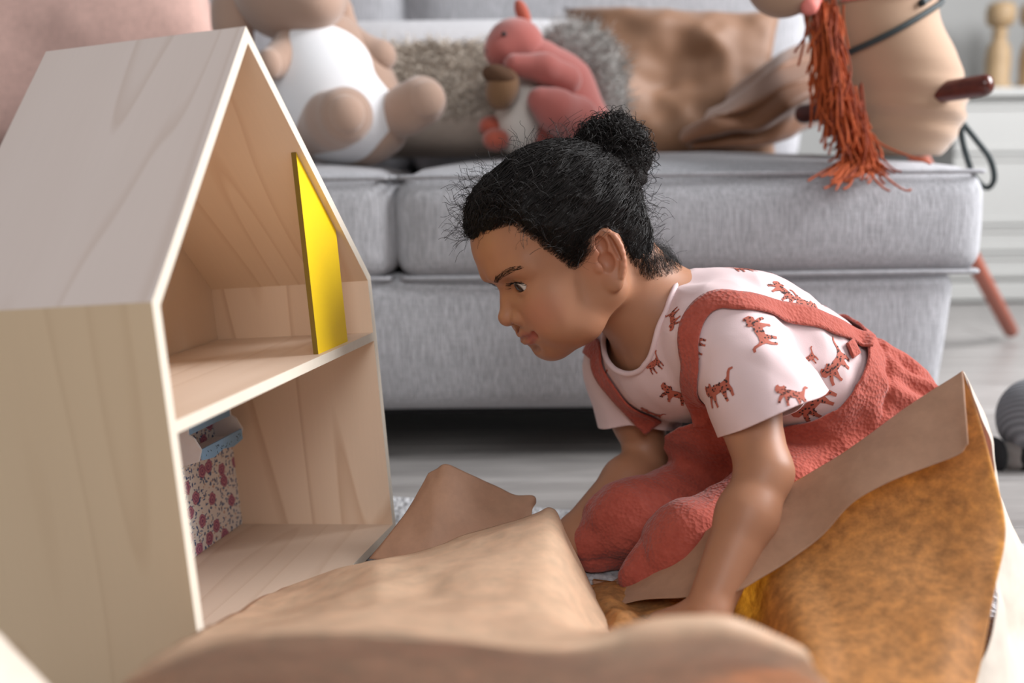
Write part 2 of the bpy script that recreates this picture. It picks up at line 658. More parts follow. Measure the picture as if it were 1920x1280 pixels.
ZT, ZS, ZB = .400, .252, .062
at_origin_of(sofa, bm_obj('base', soft_box(-1.25, .642, FY - .005, 2.25, ZB, ZS + .012, .03, (0, .012), seed=2, taper=.02), M_sofa, smooth=True))
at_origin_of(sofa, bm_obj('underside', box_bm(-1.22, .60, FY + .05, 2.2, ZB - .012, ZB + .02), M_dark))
for lx in (-1.1, .52):
    for ly in (FY + .10, 2.15):
        v, f = tube([(lx, ly, ZB), (lx, ly, .03), (lx, ly, FLZ)], [.022, .018, .015], 14)
        at_origin_of(sofa, mesh('leg', v, f, M_dark))
SEAM = P(741, 430, FY)[0]
for x0, x1, sd in ((-1.02, SEAM - .002, 3), (SEAM + .002, .672, 4)):
    cu = at_origin_of(sofa, bm_obj('seat_cushion', soft_box(x0, x1, FY - .012, 2.08, ZS + .004, ZT + .004, .034, (.036, .014), seed=sd), M_sofa, smooth=True))
    for zz in (ZT - .001, ZS + .012):
        r = .05
        hw = [(x0 + .006, 2.0), (x0 + .004, FY + .06), (x0 + .012, FY + .008), (x0 + .05, FY - .013), ((x0 + x1) / 2, FY - .018), (x1 - .05, FY - .013), (x1 - .012, FY + .008), (x1 - .004, FY + .06), (x1 - .006, 2.0)]
        path = catmull([(a, b, zz + (.004 if zz > .3 else -.002)) for a, b in hw], 90)
        path[:, 2] += vnoise(path * 9, 5) * .0015
        v, f = tube(path, .0034, 8)
        pi = mesh('piping', v, f, M_pipe)
        pi.parent = cu
for x0, x1, sd in ((-1.02, P(760, 30, 2.02)[0] - .003, 6), (P(760, 30, 2.02)[0] + .003, P(1520, 30, 2.0)[0], 7)):
    at_origin_of(sofa, bm_obj('back_cushion', soft_box(x0, x1, 2.035, 2.19, .40, .88, .05, (.02, .02), seed=sd), M_sofa, smooth=True))
at_origin_of(sofa, bm_obj('backrest', soft_box(-1.25, P(1516, 30, 2.0)[0], 2.16, 2.29, .2, .86, .04, seed=9), M_sofa, smooth=True))
at_origin_of(sofa, bm_obj('armrest', soft_box(-1.25, -1.03, FY, 2.25, .2, .62, .05, seed=9), M_sofa, smooth=True))
# ------------------------------------------------------------------ doll's house
HO = np.array([-.223, .669, .013])
HA = np.radians([-3.79, -.62, 76.67])


def euler_m(a, b, c):
    ca, sa, cb, sb_, cc, s_ = math.cos(a), math.sin(a), math.cos(b), math.sin(b), math.cos(c), math.sin(c)
    return np.array([[cc, -s_, 0], [s_, cc, 0], [0, 0, 1]]) @ np.array([[cb, 0, sb_], [0, 1, 0], [-sb_, 0, cb]]) @ np.array([[1, 0, 0], [0, ca, -sa], [0, sa, ca]])


HM = euler_m(*HA)
HW, HL, HR, HXA, HHA, HD, HS, HT = .399, .308, .282, .182, .512, .191, .223, .009


def house_local(px, py, axis, val):
    """point where the sight line meets the plane local[axis] = val, in house coordinates"""
    o, d = HM.T @ (CAM - HO), HM.T @ ray(px, py)
    return o + d * ((val - o[axis]) / d[axis])


house = thing('dollhouse', 'tall gabled open-front birch plywood dollhouse standing on the left', 'dollhouse', HO)
house.rotation_euler = HA
W_wall = birch('birch_outer_wall', srgb(224, 196, 162), srgb(186, 150, 114), 'z', 1.0, 1.3, .32)
W_roof = birch('birch_roof', srgb(224, 207, 198), srgb(184, 154, 134), 'xz', 1.0, 4.2, .42)
W_in = birch('birch_interior', srgb(234, 210, 186), srgb(182, 138, 100), 'z', .9, 7.7, .6)
W_inroof = birch('birch_roof_inside', srgb(236, 211, 184), srgb(196, 152, 112), 'xz', 1.0, 9.7, .42)
W_floor = birch('birch_shelf', srgb(220, 198, 178), srgb(182, 148, 120), 'x', .9, 2.9, .35)
M_edge = plain('pale_plywood_edge', srgb(216, 206, 190), .6, .06, 80)


def ply(name, prof, axis, a0, a1, mat):
    """a plywood panel: a polygon in the two other axes, extruded along axis; edges get the pale edge material"""
    bm = bmesh.new()
    def mk(p, a):
        return (p[0], a, p[1]) if axis == 1 else (a, p[0], p[1])
    A = [bm.verts.new(mk(p, a0)) for p in prof]
    B = [bm.verts.new(mk(p, a1)) for p in prof]
    bm.faces.new(A)
    bm.faces.new(B[::-1])
    n = len(prof)
    for k in range(n):
        bm.faces.new([A[k], B[k], B[(k + 1) % n], A[(k + 1) % n]])
    bmesh.ops.recalc_face_normals(bm, faces=bm.faces)
    return bm


def panel_obj(name, bm, mat, parent):
    o = bm_obj(name, bm, [mat, M_edge], parent)
    for p in o.data.polygons:            # plywood shows its pale layers on the front edge
        if p.area < .009 and p.normal.y < -.9:
            p.material_index = 1
    return o


def off(a, b, t):
    d = np.array(b, float) - np.array(a, float)
    d /= np.linalg.norm(d)
    return np.array([d[1], -d[0]]) * t


A_, B_, C_, D_, E_ = (0, 0), (0, HL), (HXA, HHA), (HW, HR), (HW, 0)
nl, nr = off(B_, C_, HT), off(C_, D_, HT)
# inner corners: left wall / left roof / apex / right roof / right wall


def isect(p, d, q, e):
    m = np.array([[d[0], -e[0]], [d[1], -e[1]]])
    s = np.linalg.solve(m, np.array(q) - np.array(p))
    return np.array(p) + s[0] * np.array(d)


dl, dr = np.array(C_) - np.array(B_), np.array(D_) - np.array(C_)
b_in = isect((HT, 0), (0, 1), np.array(B_) + nl, dl)
c_in = isect(np.array(B_) + nl, dl, np.array(C_) + nr, dr)
d_in = isect((HW - HT, 0), (0, 1), np.array(C_) + nr, dr)
panel_obj('side_wall', ply('', [A_, B_, b_in, (HT, 0)], 1, 0, HD, W_wall), W_wall, house)
panel_obj('side_wall', ply('', [E_, (HW - HT, 0), d_in, D_], 1, 0, HD, W_in), W_in, house)
panel_obj('roof_panel', ply('', [B_, C_, c_in, b_in], 1, 0, HD, W_roof), W_roof, house)
panel_obj('roof_panel', ply('', [C_, D_, d_in, c_in], 1, 0, HD, W_inroof), W_inroof, house)
panel_obj('bottom_panel', ply('', [(HT, 0), (HT, HT), (HW - HT, HT), (HW - HT, 0)], 1, 0, HD, W_floor), W_floor, house)
panel_obj('shelf', ply('', [(HT, HS - HT), (HT, HS), (HW - HT, HS), (HW - HT, HS - HT)], 1, 0, HD - HT, W_floor), W_floor, house)
panel_obj('back_panel', ply('', [(HT, HT), b_in, c_in, d_in, (HW - HT, HT)], 1, HD - .007, HD - .001, W_in), W_in, house)
# yellow strut in the plane of the opening
M_yel = plain('yellow_board', srgb(244, 204, 6), .45, .04, 30)
M_yeldark = plain('yellow_board_edge', srgb(120, 95, 20), .7, .1)
yy = .004
q0, q1 = house_local(597, 664, 2, HS), house_local(646, 640, 2, HS)
x0, x1 = q0[0], q1[0]
zr = lambda x: C_[1] + (x - C_[0]) * dr[1] / dr[0] - HT / math.cos(math.atan2(-dr[1], dr[0])) - .0005
bm = bmesh.new()
y0 = q0[1]
quad = [(x0, HS), (x0, zr(x0)), (x1, zr(x1)), (x1, HS)]
bmx = ply('', quad, 1, y0, y0 + .005, M_yel)
o = bm_obj('yellow_board', bmx, [M_yel, M_yeldark], house)
o['label'] = 'bright yellow upright board'
for p in o.data.polygons:
    if abs(p.normal.y) < .5:
        p.material_index = 1
print('yellow', q0, q1, zr(x0), zr(x1))
# wallpaper sheet on the lower back wall
fm = NT('floral_wallpaper')
v = fm.coord((1, 1, 1), 'Object')
sep = fm.n('ShaderNodeSeparateXYZ')
fm.l(v, sep.inputs[0])
cmb = fm.n('ShaderNodeCombineXYZ')
fm.l(sep.outputs[0], cmb.inputs[0])
fm.l(sep.outputs[2], cmb.inputs[1])
wob = fm.n('ShaderNodeTexNoise')
wob.inputs['Scale'].default_value = 160
fm.l(cmb.outputs[0], wob.inputs['Vector'])
mixv = fm.n('ShaderNodeMix', data_type='VECTOR')
mixv.inputs[0].default_value = .006
fm.l(cmb.outputs[0], mixv.inputs[4])
fm.l(wob.outputs['Color'], mixv.inputs[5])
vec = mixv.outputs[1]


def dots(scale, rad, jitter, stretch=(1, 1, 1), rot=0.):
    mp = fm.n('ShaderNodeMapping')
    mp.inputs['Scale'].default_value = stretch
    mp.inputs['Rotation'].default_value = (0, 0, rot)
    fm.l(vec, mp.inputs['Vector'])
    vo = fm.n('ShaderNodeTexVoronoi')
    vo.voronoi_dimensions = '2D'
    vo.inputs['Scale'].default_value = scale
    vo.inputs['Randomness'].default_value = jitter
    fm.l(mp.outputs[0], vo.inputs['Vector'])
    return vo, fm.math('LESS_THAN', vo.outputs['Distance'], rad)


base = srgb(240, 236, 233)
v1, d1 = dots(36, .25, .8)
petal = fm.ramp(fm.math('FRACT', fm.math('MULTIPLY', v1.outputs['Distance'], 9.0)), [(.2, srgb(136, 76, 122)), (.8, srgb(206, 142, 156))])
hue = fm.mix(fm.n('ShaderNodeSeparateColor').outputs[0], petal, petal)
v2, d2 = dots(80, .18, 1.0, (1.9, 1, 1), .6)
v3, d3 = dots(95, .17, 1.0, (1, 2.1, 1), .3)
v4, d4 = dots(120, .12, 1.0)
c = fm.mix(d4, base, srgb(205, 168, 150))
c = fm.mix(d2, c, srgb(70, 96, 142))
c = fm.mix(d3, c, srgb(92, 118, 160))
c = fm.mix(d1, c, petal)
fm.l(c, fm.b.inputs['Base Color'])
fm.b.inputs['Roughness'].default_value = .7
WX = house_local(451, 960, 1, HD - .008)[0]
bm = box_bm(HT + .001, WX, HD - .0086, HD - .0072, HT + .0005, HS - HT - .0005)
wp = bm_obj('wallpaper', bm, fm.m, house)
wp['label'] = 'white wallpaper with pink flowers and blue sprigs'
# blue and white doll shelf on the wallpaper
M_blue = plain('pale_blue_card', srgb(140, 184, 222), .5, .06, 60)
M_wcard = plain('white_card', srgb(226, 226, 230), .5, .03)
sa, sb2 = house_local(352, 800, 1, HD - .03), house_local(437, 800, 1, HD - .03)
print('dollshelf', sa, sb2, house_local(440, 815, 1, HD - .03), house_local(415, 770, 1, HD - .01))
xL, xR = sa[0] + .0, sb2[0] - .004
zt = .163
ds = thing('doll_shelf', 'tiny pale blue and white doll wall rack fixed on floral wallpaper inside the dollhouse', 'toy shelf', HO)
ds.rotation_euler = HA
yb = HD - .0088
for xx in (xL - .0025, xR):
    prof = [(yb, zt - .048), (yb, zt - .004), (yb - .012, zt), (yb - .022, zt - .006), (yb - .022, zt - .018), (yb - .028, zt - .022), (yb - .034, zt - .034), (yb - .030, zt - .046), (yb - .014, zt - .05)]
    bm_obj('side_panel', ply('', prof, 0, xx, xx + .0025, M_wcard), M_wcard, ds)
bm_obj('ledge', box_bm(xL, xR, yb - .03, yb, zt - .044, zt - .0415), M_wcard, ds)
bm_obj('rail', box_bm(xL, xR, yb - .0215, yb - .0195, zt - .019, zt - .008), M_blue, ds)
fr_ = bm_obj('front_rail', ply('', [(xL, zt - .045), (xL, zt - .034), (xR, zt - .034), (xR, zt - .045), (xR * .75 + xL * .25, zt - .048), ((xL + xR) / 2, zt - .0445), (xR * .25 + xL * .75, zt - .048)], 1, yb - .0335, yb - .0315, M_blue), M_blue, ds)
M_navy = plain('navy_print', srgb(50, 80, 110), .6)
V_, F_ = [], []
rr = random.Random(2)
for k in range(26):
    cx = xL + (xR - xL) * (.06 + .88 * rr.random())
    cz = zt - .0415 + .004 * rr.uniform(-1, 1)
    a = rr.uniform(0, 3.1)
    dx, dz = .0016 * math.cos(a), .0016 * math.sin(a)
    b0 = len(V_)
    V_ += [(cx - dx, yb - .0337, cz - dz), (cx - dz * .35, yb - .0337, cz + dx * .35), (cx + dx, yb - .0337, cz + dz), (cx + dz * .35, yb - .0337, cz - dx * .35)]
    F_.append((b0, b0 + 3, b0 + 2, b0 + 1))
pr = mesh('leaf_print', V_, F_, M_navy, fr_, False)
pr['kind'] = 'stuff'
# ------------------------------------------------------------------ implicit-surface modelling of soft bodies
def smin(a, b, k):
    if k <= 0:
        return np.minimum(a, b)
    h = np.maximum(k - np.abs(a - b), 0) / k
    return np.minimum(a, b) - h * h * k * .25


def smax(a, b, k):
    return -smin(-a, -b, k)


FAR = .06


class Field:
    """union / subtraction of rounded primitives, each skipped where it is far away"""

    def __init__(s):
        s.ops = []

    def cap(s, a, b, ra, rb=None, k=.015, op='u'):
        a, b = np.asarray(a, np.float32), np.asarray(b, np.float32)
        rb = ra if rb is None else rb
        s.ops.append(('c', a, b, ra, rb, k, op, (a + b) / 2, float(np.linalg.norm(b - a)) / 2 + max(ra, rb)))

    def chain(s, pts, rs, k=.015, op='u', k0=None):
        rs = np.broadcast_to(rs, (len(pts),))
        for i in range(len(pts) - 1):
            s.cap(pts[i], pts[i + 1], float(rs[i]), float(rs[i + 1]), (k0 if (k0 is not None and i > 0) else k), op)

    def ell(s, c, r, R=None, k=.015, op='u'):
        c, r = np.asarray(c, np.float32), np.asarray(r if np.ndim(r) else (r, r, r), np.float32)
        s.ops.append(('e', c, r, None if R is None else np.asarray(R, np.float32), None, k, op, c, float(r.max())))

    def __call__(s, p):
        p = np.asarray(p, np.float32)
        d = np.full(len(p), FAR, np.float32)
        for o in s.ops:
            typ, A, B, ra, rb, k, op, c, R = o
            q = p - c
            m = np.nonzero((q * q).sum(1) < (R + FAR) ** 2)[0]
            if not len(m):
                continue
            x = p[m]
            if typ == 'c':
                ab = B - A
                ax = x - A
                t = np.clip((ax @ ab) / max(float(ab @ ab), 1e-12), 0, 1)
                v = np.linalg.norm(ax - t[:, None] * ab, axis=1) - (ra + (rb - ra) * t)
            else:
                y = x - A
                if ra is not None:
                    y = y @ ra          # columns of R are the local axes
                k0 = np.linalg.norm(y / B, axis=1)
                k1 = np.linalg.norm(y / (B * B), axis=1)
                v = k0 * (k0 - 1) / np.maximum(k1, 1e-9)
            if op == 'u':
                d[m] = smin(d[m], v, k)
            else:
                d[m] = smax(d[m], -v, k)
        return d


def surface(fn, lo, hi, h, c=4, newton=1):
    """naive surface nets on a sparse grid -> verts, quads"""
    lo, hi = np.asarray(lo, float), np.asarray(hi, float)
    nb = np.ceil((hi - lo) / (h * c)).astype(int)
    N = nb * c + 1
    ax = [lo[i] + np.arange(nb[i] + 1) * h * c for i in range(3)]
    G = np.stack(np.meshgrid(*ax, indexing='ij'), -1).reshape(-1, 3)
    dc = fn(G).reshape(nb + 1)
    mn = np.full(nb, 1e9)
    mxv = np.full(nb, -1e9)
    for i in (0, 1):
        for j in (0, 1):
            for k in (0, 1):
                q = dc[i:nb[0] + i, j:nb[1] + j, k:nb[2] + k]
                mn = np.minimum(mn, q)
                mxv = np.maximum(mxv, q)
    act = (mn < c * h * 1.1) & (mxv > -c * h * 1.1)
    V = np.where(np.repeat(np.repeat(np.repeat(dc < 0, c, 0), c, 1), c, 2), -1., 1.).astype(np.float32)[:N[0], :N[1], :N[2]]
    node = np.zeros(N, bool)
    ar = np.repeat(np.repeat(np.repeat(act, c, 0), c, 1), c, 2)
    for i in (0, 1):
        for j in (0, 1):
            for k in (0, 1):
                node[i:N[0] - 1 + i, j:N[1] - 1 + j, k:N[2] - 1 + k] |= ar
    idx = np.argwhere(node)
    pts = lo + idx * h
    val = np.concatenate([fn(pts[i:i + 400000]) for i in range(0, len(pts), 400000)]) if len(pts) else np.zeros(0)
    V[node] = val
    s = V < 0
    cells, pos, quads = [], [], []
    M = N - 1
    for a in range(3):
        sl0 = [slice(None)] * 3
        sl1 = [slice(None)] * 3
        sl0[a] = slice(0, -1)
        sl1[a] = slice(1, None)
        e = np.argwhere((s[tuple(sl0)] != s[tuple(sl1)]) & node[tuple(sl0)] & node[tuple(sl1)])
        if not len(e):
            continue
        b, cc = (a + 1) % 3, (a + 2) % 3
        ok = (e[:, b] > 0) & (e[:, cc] > 0) & (e[:, b] < M[b]) & (e[:, cc] < M[cc])
        e = e[ok]
        e1 = e.copy()
        e1[:, a] += 1
        v0, v1 = V[tuple(e.T)], V[tuple(e1.T)]
        t = v0 / (v0 - v1)
        x = e.astype(float)
        x[:, a] += t
        cs = []
        for db, dcx in ((-1, -1), (0, -1), (0, 0), (-1, 0)):
            q = e.copy()
            q[:, b] += db
            q[:, cc] += dcx
            cid = (q[:, 0] * M[1] + q[:, 1]) * M[2] + q[:, 2]
            cs.append(cid)
            cells.append(cid)
            pos.append(x)
        Q = np.stack(cs, 1)
        flip = v0 >= 0
        Q[flip] = Q[flip][:, ::-1]
        quads.append(Q)
    cells = np.concatenate(cells)
    pos = np.concatenate(pos)
    uq, inv = np.unique(cells, return_inverse=True)
    cnt = np.bincount(inv)
    v = np.stack([np.bincount(inv, pos[:, i]) / cnt for i in range(3)], 1) * h + lo
    f = np.searchsorted(uq, np.concatenate(quads))
    for _ in range(newton):
        e = h * .5
        g = np.stack([fn(v + np.eye(3)[i] * e) - fn(v - np.eye(3)[i] * e) for i in range(3)], 1) / (2 * e)
        d = fn(v)
        gl = (g * g).sum(1).clip(.1)
        st = -(d / gl)[:, None] * g
        L = np.linalg.norm(st, axis=1)[:, None]
        v = v + st * np.minimum(1, h * .9 / np.maximum(L, 1e-12))
    return v, f


def clip_mesh(v, f, g):
    """keep the part of a quad/tri mesh with g < 0, cutting faces along g = 0"""
    v = np.asarray(v, float)
    f = np.asarray(f)
    if f.shape[1] == 4:
        f = np.concatenate([f[:, [0, 1, 2]], f[:, [0, 2, 3]]])
    s = g[f] < 0
    n = s.sum(1)
    out = f[n == 3].tolist()
    nv = v.tolist()
    cache = {}

    def cut(i, j):
        key = (min(i, j), max(i, j))
        if key not in cache:
            t = g[i] / (g[i] - g[j])
            t = min(max(t, .02), .98)
            nv.append((v[i] + (v[j] - v[i]) * t).tolist())
            cache[key] = len(nv) - 1
        return cache[key]
    for tri, sg in zip(f[(n > 0) & (n < 3)].tolist(), s[(n > 0) & (n < 3)].tolist()):
        if sum(sg) == 1:
            k = sg.index(True)
            a, b, c = tri[k], tri[(k + 1) % 3], tri[(k + 2) % 3]
            out.append([a, cut(a, b), cut(a, c)])
        else:
            k = sg.index(False)
            a, b, c = tri[k], tri[(k + 1) % 3], tri[(k + 2) % 3]
            ab, ac = cut(a, b), cut(a, c)
            out.append([ab, b, c])
            out.append([ab, c, ac])
    nv = np.array(nv)
    out = np.array(out)
    used = np.unique(out)
    mp = np.full(len(nv), -1)
    mp[used] = np.arange(len(used))
    return nv[used], mp[out]


def bvh_of(v, f):
    return BVHTree.FromPolygons([tuple(q) for q in np.asarray(v)], [tuple(q) for q in np.asarray(f).tolist()])


def hit_px(bvh, px, py):
    d = ray(px, py)
    r = bvh.ray_cast(Vector(CAM), Vector(d).normalized())
    return (None, None) if r[0] is None else (np.array(r[0]), np.array(r[1]))


def vcolor(o, name, cols):
    a = o.data.color_attributes.new(name, 'FLOAT_COLOR', 'POINT')
    c = np.ones((len(cols), 4), np.float32)
    c[:, :3] = cols
    a.data.foreach_set('color', c.ravel())
# ------------------------------------------------------------------ the child
HEADO = np.array([.0626, 1.0176, .3105])
HEADM = euler_m(*np.radians([6.18, 27.54, 202.1]))


def hl(p):
    return HEADO + np.asarray(p, float) @ HEADM.T


S_N, S_F = P(1362, 632, .965), P(1172, 690, 1.115)
NECKB = P(1232, 588, 1.04)
PELV = P(1592, 800, 1.10)
AX = NECKB - PELV
TLEN = np.linalg.norm(AX)
AX /= TLEN
LAT = S_F - S_N
LAT -= AX * (LAT @ AX)
LAT /= np.linalg.norm(LAT)
DOR = np.cross(LAT, AX)
if DOR[2] < 0:
    DOR = -DOR
TR = np.stack([AX, LAT, DOR], 1)
E_N, W_N = P(1434, 885, .865), Pz(1325, 1150, .034)
E_F, W_F = P(1216, 858, 1.095), Pz(1078, 1000, .030)
K_N, K_F = np.array([.166, .925, .040]), np.array([.119, 1.0, .042])
H_N, H_F = PELV - .055 * LAT + np.array([0, 0, -.01]), PELV + .055 * LAT + np.array([0, 0, -.01])
back_dir = (PELV - (K_N + K_F) / 2) * np.array([1, 1, 0])
back_dir /= np.linalg.norm(back_dir)
A_N, A_F = K_N + back_dir * .23 + np.array([.0, -.02, -.02]), K_F + back_dir * .24 + np.array([0, .02, -.02])

RIB, BEL = P(1405, 668, 1.06), P(1515, 742, 1.085)


def torso(F, o=0.0):
    F.chain([S_N * .86 + S_F * .14 + DOR * .0, S_N * .5 + S_F * .5 + DOR * .008 - AX * .005, S_N * .14 + S_F * .86], np.array([.044, .056, .044]) + o, .03)
    F.ell(RIB, np.array([.115, .094, .074]) + o, TR, .03)
    F.ell(BEL, np.array([.11, .090, .078]) + o, TR, .03)


skin = Field()
torso(skin)
skin.ell(PELV, (.085, .092, .082), TR, .03)
for Hh, Kk, Aa, sg in ((H_N, K_N, A_N, -1), (H_F, K_F, A_F, 1)):
    skin.chain([Hh + np.array([0, 0, -.016]), Hh * .45 + Kk * .55 + np.array([0, 0, -.014]), Kk], [.046, .036, .028], .03)
    skin.chain([Kk, Kk * .5 + Aa * .5 + np.array([0, 0, .004]), Aa], [.028, .032, .022], .02)
    toe = Aa + back_dir * .085 + np.array([0, 0, -.006])
    skin.chain([Aa, toe], [.022, .014], .015)
    for k in range(5):
        b = toe + LAT * (.008 * (k - 2)) * 1.0
        skin.cap(b, b + back_dir * (.018 - .002 * abs(k - 2)), .007, .006, .004)
# arms
for S, E, W, side in ((S_N, E_N, W_N, 0), (S_F, E_F, W_F, 1)):
    M1 = S * .45 + E * .55
    M2 = E * .68 + W * .32
    skin.chain([S, M1, E], [.038, .0295, .0235], .02, k0=.01)
    skin.chain([E, M2, W], [.0235, .0255, .0185], .012, k0=.012)
# neck
skin.chain([hl((-.030, 0, -.012)), hl((-.034, 0, -.060)) * .5 + (NECKB + AX * .03) * .5, NECKB - AX * .015], [.042, .038, .050], .03, k0=.02)
skin.chain([hl((-.045, .012, .0)), NECKB + DOR * .012 - AX * .02], [.030, .034], .025)
# trapezius slopes
skin.cap(NECKB + AX * .01, S_N * .75 + S_F * .25 + DOR * .018, .028, .030, .03)
skin.cap(NECKB + AX * .01, S_F * .75 + S_N * .25 + DOR * .018, .028, .030, .03)


def hand(W, E, curl, splay_to, thumb_side):
    """palm and five bent fingers; splay_to = direction the fingers point (on the ground), thumb_side = +-1"""
    fdir = np.asarray(splay_to, float)
    fdir /= np.linalg.norm(fdir)
    n = np.array([0, 0, 1.0])
    s = np.cross(n, fdir) * thumb_side
    kn = W + fdir * .043 + n * (-.006)
    for k, o_ in enumerate((-.016, -.005, .006, .016)):
        skin.cap(W + s * o_ * .55, kn + s * o_, .0115, .0085, .008 if k else .014)
    ln = (.027, .034, .036, .030)
    for k in range(4):
        o_ = (-.019, -.0065, .006, .0185)[k]
        b = kn + s * o_
        d = fdir + s * (-.16, -.04, .06, .18)[k]
        d /= np.linalg.norm(d)
        p1 = b + d * ln[k] * .55 + n * .004
        p2 = p1 + d * ln[k] * .42 - n * .008 * curl
        p3 = p2 + d * ln[k] * .30 - n * .010 * curl
        skin.chain([b, p1, p2, p3], [.0074, .0068, .0062, .0052], .003, k0=.002)
    tb = W + fdir * .010 + s * .014
    t1 = tb + fdir * .020 + s * .018 - n * .003
    t2 = t1 + fdir * .020 + s * .004 - n * .005
    skin.chain([tb, t1, t2], [.0105, .0082, .0062], .006, k0=.002)


hand(W_N, E_N, .9, (-.75, -.35, -.30), -1)
hand(W_F, E_F, .9, (-.80, -.45, -.28), 1)

# head, in head coordinates (x forward, y towards the camera-side ear, z up)
hd = Field()
hd.ell((-.010, 0, .045), (.086, .068, .074), None, .02)
hd.ell((.026, 0, .050), (.058, .057, .052), None, .02)
hd.ell((.030, 0, -.004), (.050, .052, .058), None, .025)
for s in (-1, 1):
    hd.ell((.047, .030 * s, -.018), (.027, .027, .027), None, .02)
    hd.ell((.052, .030 * s, -.036), (.020, .022, .020), None, .02)
    hd.chain([(.058, .008 * s, -.054), (.030, .036 * s, -.046), (-.004, .046 * s, -.026), (-.012, .052 * s, .01)], [.015, .016, .018, .02], .018)
    hd.cap((.075, .013 * s, .034), (.058, .044 * s, .034), .008, .009, .014)
hd.ell((.058, 0, -.055), (.0135, .016, .0125), None, .016)
hd.ell((.030, 0, -.045), (.04, .03, .02), None, .02)
hd.ell((.057, 0, -.030), (.0235, .026, .021), None, .016)
# eye sockets and eyes
for s in (-1, 1):
    hd.ell((.081, .0285 * s, .018), (.011, .015, .010), None, .014, 's')
    hd.ell((.0588, .0278 * s, .0173), .0150, None, .004)
# nose
hd.ell((.0865, 0, .0175), (.0095, .013, .0095), None, .012, 's')
hd.chain([(.0665, 0, .026), (.0745, 0, .008), (.0860, 0, -.0085)], [.0060, .0060, .0098], .013, k0=.006)
for s in (-1, 1):
    hd.ell((.0780, .0130 * s, -.0128), (.0098, .0070, .0078), None, .005)
    hd.ell((.0835, .0058 * s, -.0202), (.0040, .0028, .0038), None, .002, 's')
# mouth
lipU = [(.0808, 0, -.0312), (.0804, .005, -.0302), (.0792, .0125, -.0315), (.0752, .0238, -.0322)]
lipL = [(.0788, 0, -.0408), (.0787, .008, -.0405), (.0750, .0225, -.0345)]
for s in (-1, 1):
    m_ = lambda q: [(a, b * s, c) for a, b, c in q]
    hd.chain(m_(lipU), [.0040, .0042, .0036, .0016], .005, k0=.002)
    hd.chain(m_(lipL), [.0052, .0048, .0018], .005, k0=.002)
    hd.chain(m_([(.0855, 0, -.0358), (.0842, .010, -.0350), (.0790, .0252, -.0328)]), [.0017, .0017, .0012], .003, 's')
    hd.ell((.0775, .0268 * s, -.0328), (.003, .0025, .003), None, .005, 's')
hd.ell((.0815, 0, -.0240), (.003, .0028, .006), None, .004, 's')
hd.ell((.0800, 0, -.0492), (.006, .014, .004), None, .008, 's')
# eyelid openings
for s in (-1, 1):
    R_ = euler_m(0, 0, math.radians(27 * s))
    hd.ell((.0722, .0302 * s, .0166), (.0095, .0128, .0056), R_, .0010, 's')
    hd.chain([(.0735, .0165 * s, .0160), (.0728, .029 * s, .0248), (.0625, .0440 * s, .0200)], .0008, .001, 's')
# ears
for s in (-1, 1):
    eb = np.array([-.92, .40 * s, 0.0])                   # towards the back edge of the ear
    eb /= np.linalg.norm(eb)
    eu = np.array([-.60, .08 * s, .80])
    eu -= eb * (eu @ eb)
    eu /= np.linalg.norm(eu)
    en = np.cross(eb, eu) * (1 if s < 0 else -1)
    if en[1] * s < 0:
        en = -en
    O = np.array([.001, .0625 * s, -.001])
    q = lambda a, b, c=0.0: O + eb * a + eu * b + en * c
    RE = np.stack([eb, eu, en], 1)
    hd.ell(q(.014, .004, -.001), (.0158, .0265, .0055), RE, .004)
    hd.ell(q(.008, -.020, .000), (.0090, .0105, .0052), RE, .005)
    hel = [q(.004, .005, .001), q(.002, .017, .003), q(.008, .0285, .003), q(.018, .0290, .003), q(.0265, .020, .003), q(.0282, .006, .003), q(.0235, -.009, .003), q(.016, -.019, .002)]
    hd.chain(catmull(hel, 18), .0036, .003, k0=.001)
    hd.chain(catmull([q(.019, .020, .001), q(.0195, .008, .002), q(.017, -.004, .002), q(.011, -.012, .002)], 8), .0028, .004, k0=.001)
    hd.ell(q(.0105, .000, .0048), (.0078, .0098, .0062), RE, .003, 's')
    hd.ell(q(.0125, .017, .0052), (.0062, .0085, .0044), RE, .003, 's')
    hd.ell(q(.0238, .008, .0045), (.0018, .015, .0034), RE, .002, 's')
    hd.ell(q(.001, -.002, .003), (.0042, .0055, .0042), RE, .003)


def body_fn(p):
    d = skin(p)
    q = (np.asarray(p, np.float32) - HEADO.astype(np.float32)) @ HEADM.astype(np.float32)
    m = np.nonzero((q * q).sum(1) < .19 ** 2)[0]
    if len(m):
        d[m] = smin(d[m], hd(q[m]), .018)
    return np.maximum(d, -.0005 - np.asarray(p)[:, 2])


HSTEP = .0016
bv, bf = surface(body_fn, (-.09, .72, -.02), (.62, 1.30, .45), HSTEP)
# drop the surface that clothes hide for good is not needed: keep one continuous body
girl = thing('person', 'young child kneeling in pink leopard shirt and rust dungarees, leaning towards the dollhouse', 'person', (.25, 1.0, 0))
ql = (bv - HEADO) @ HEADM
sk = np.tile(np.array(srgb(164, 116, 88)[:3]), (len(bv), 1))
n1 = fnoise(bv * 40, 1, 3)
sk *= (1 + .05 * n1)[:, None]


def blend(mask, col):
    global sk
    mask = mask.clip(0, 1)[:, None]
    sk = sk * (1 - mask) + np.array(col[:3]) * mask


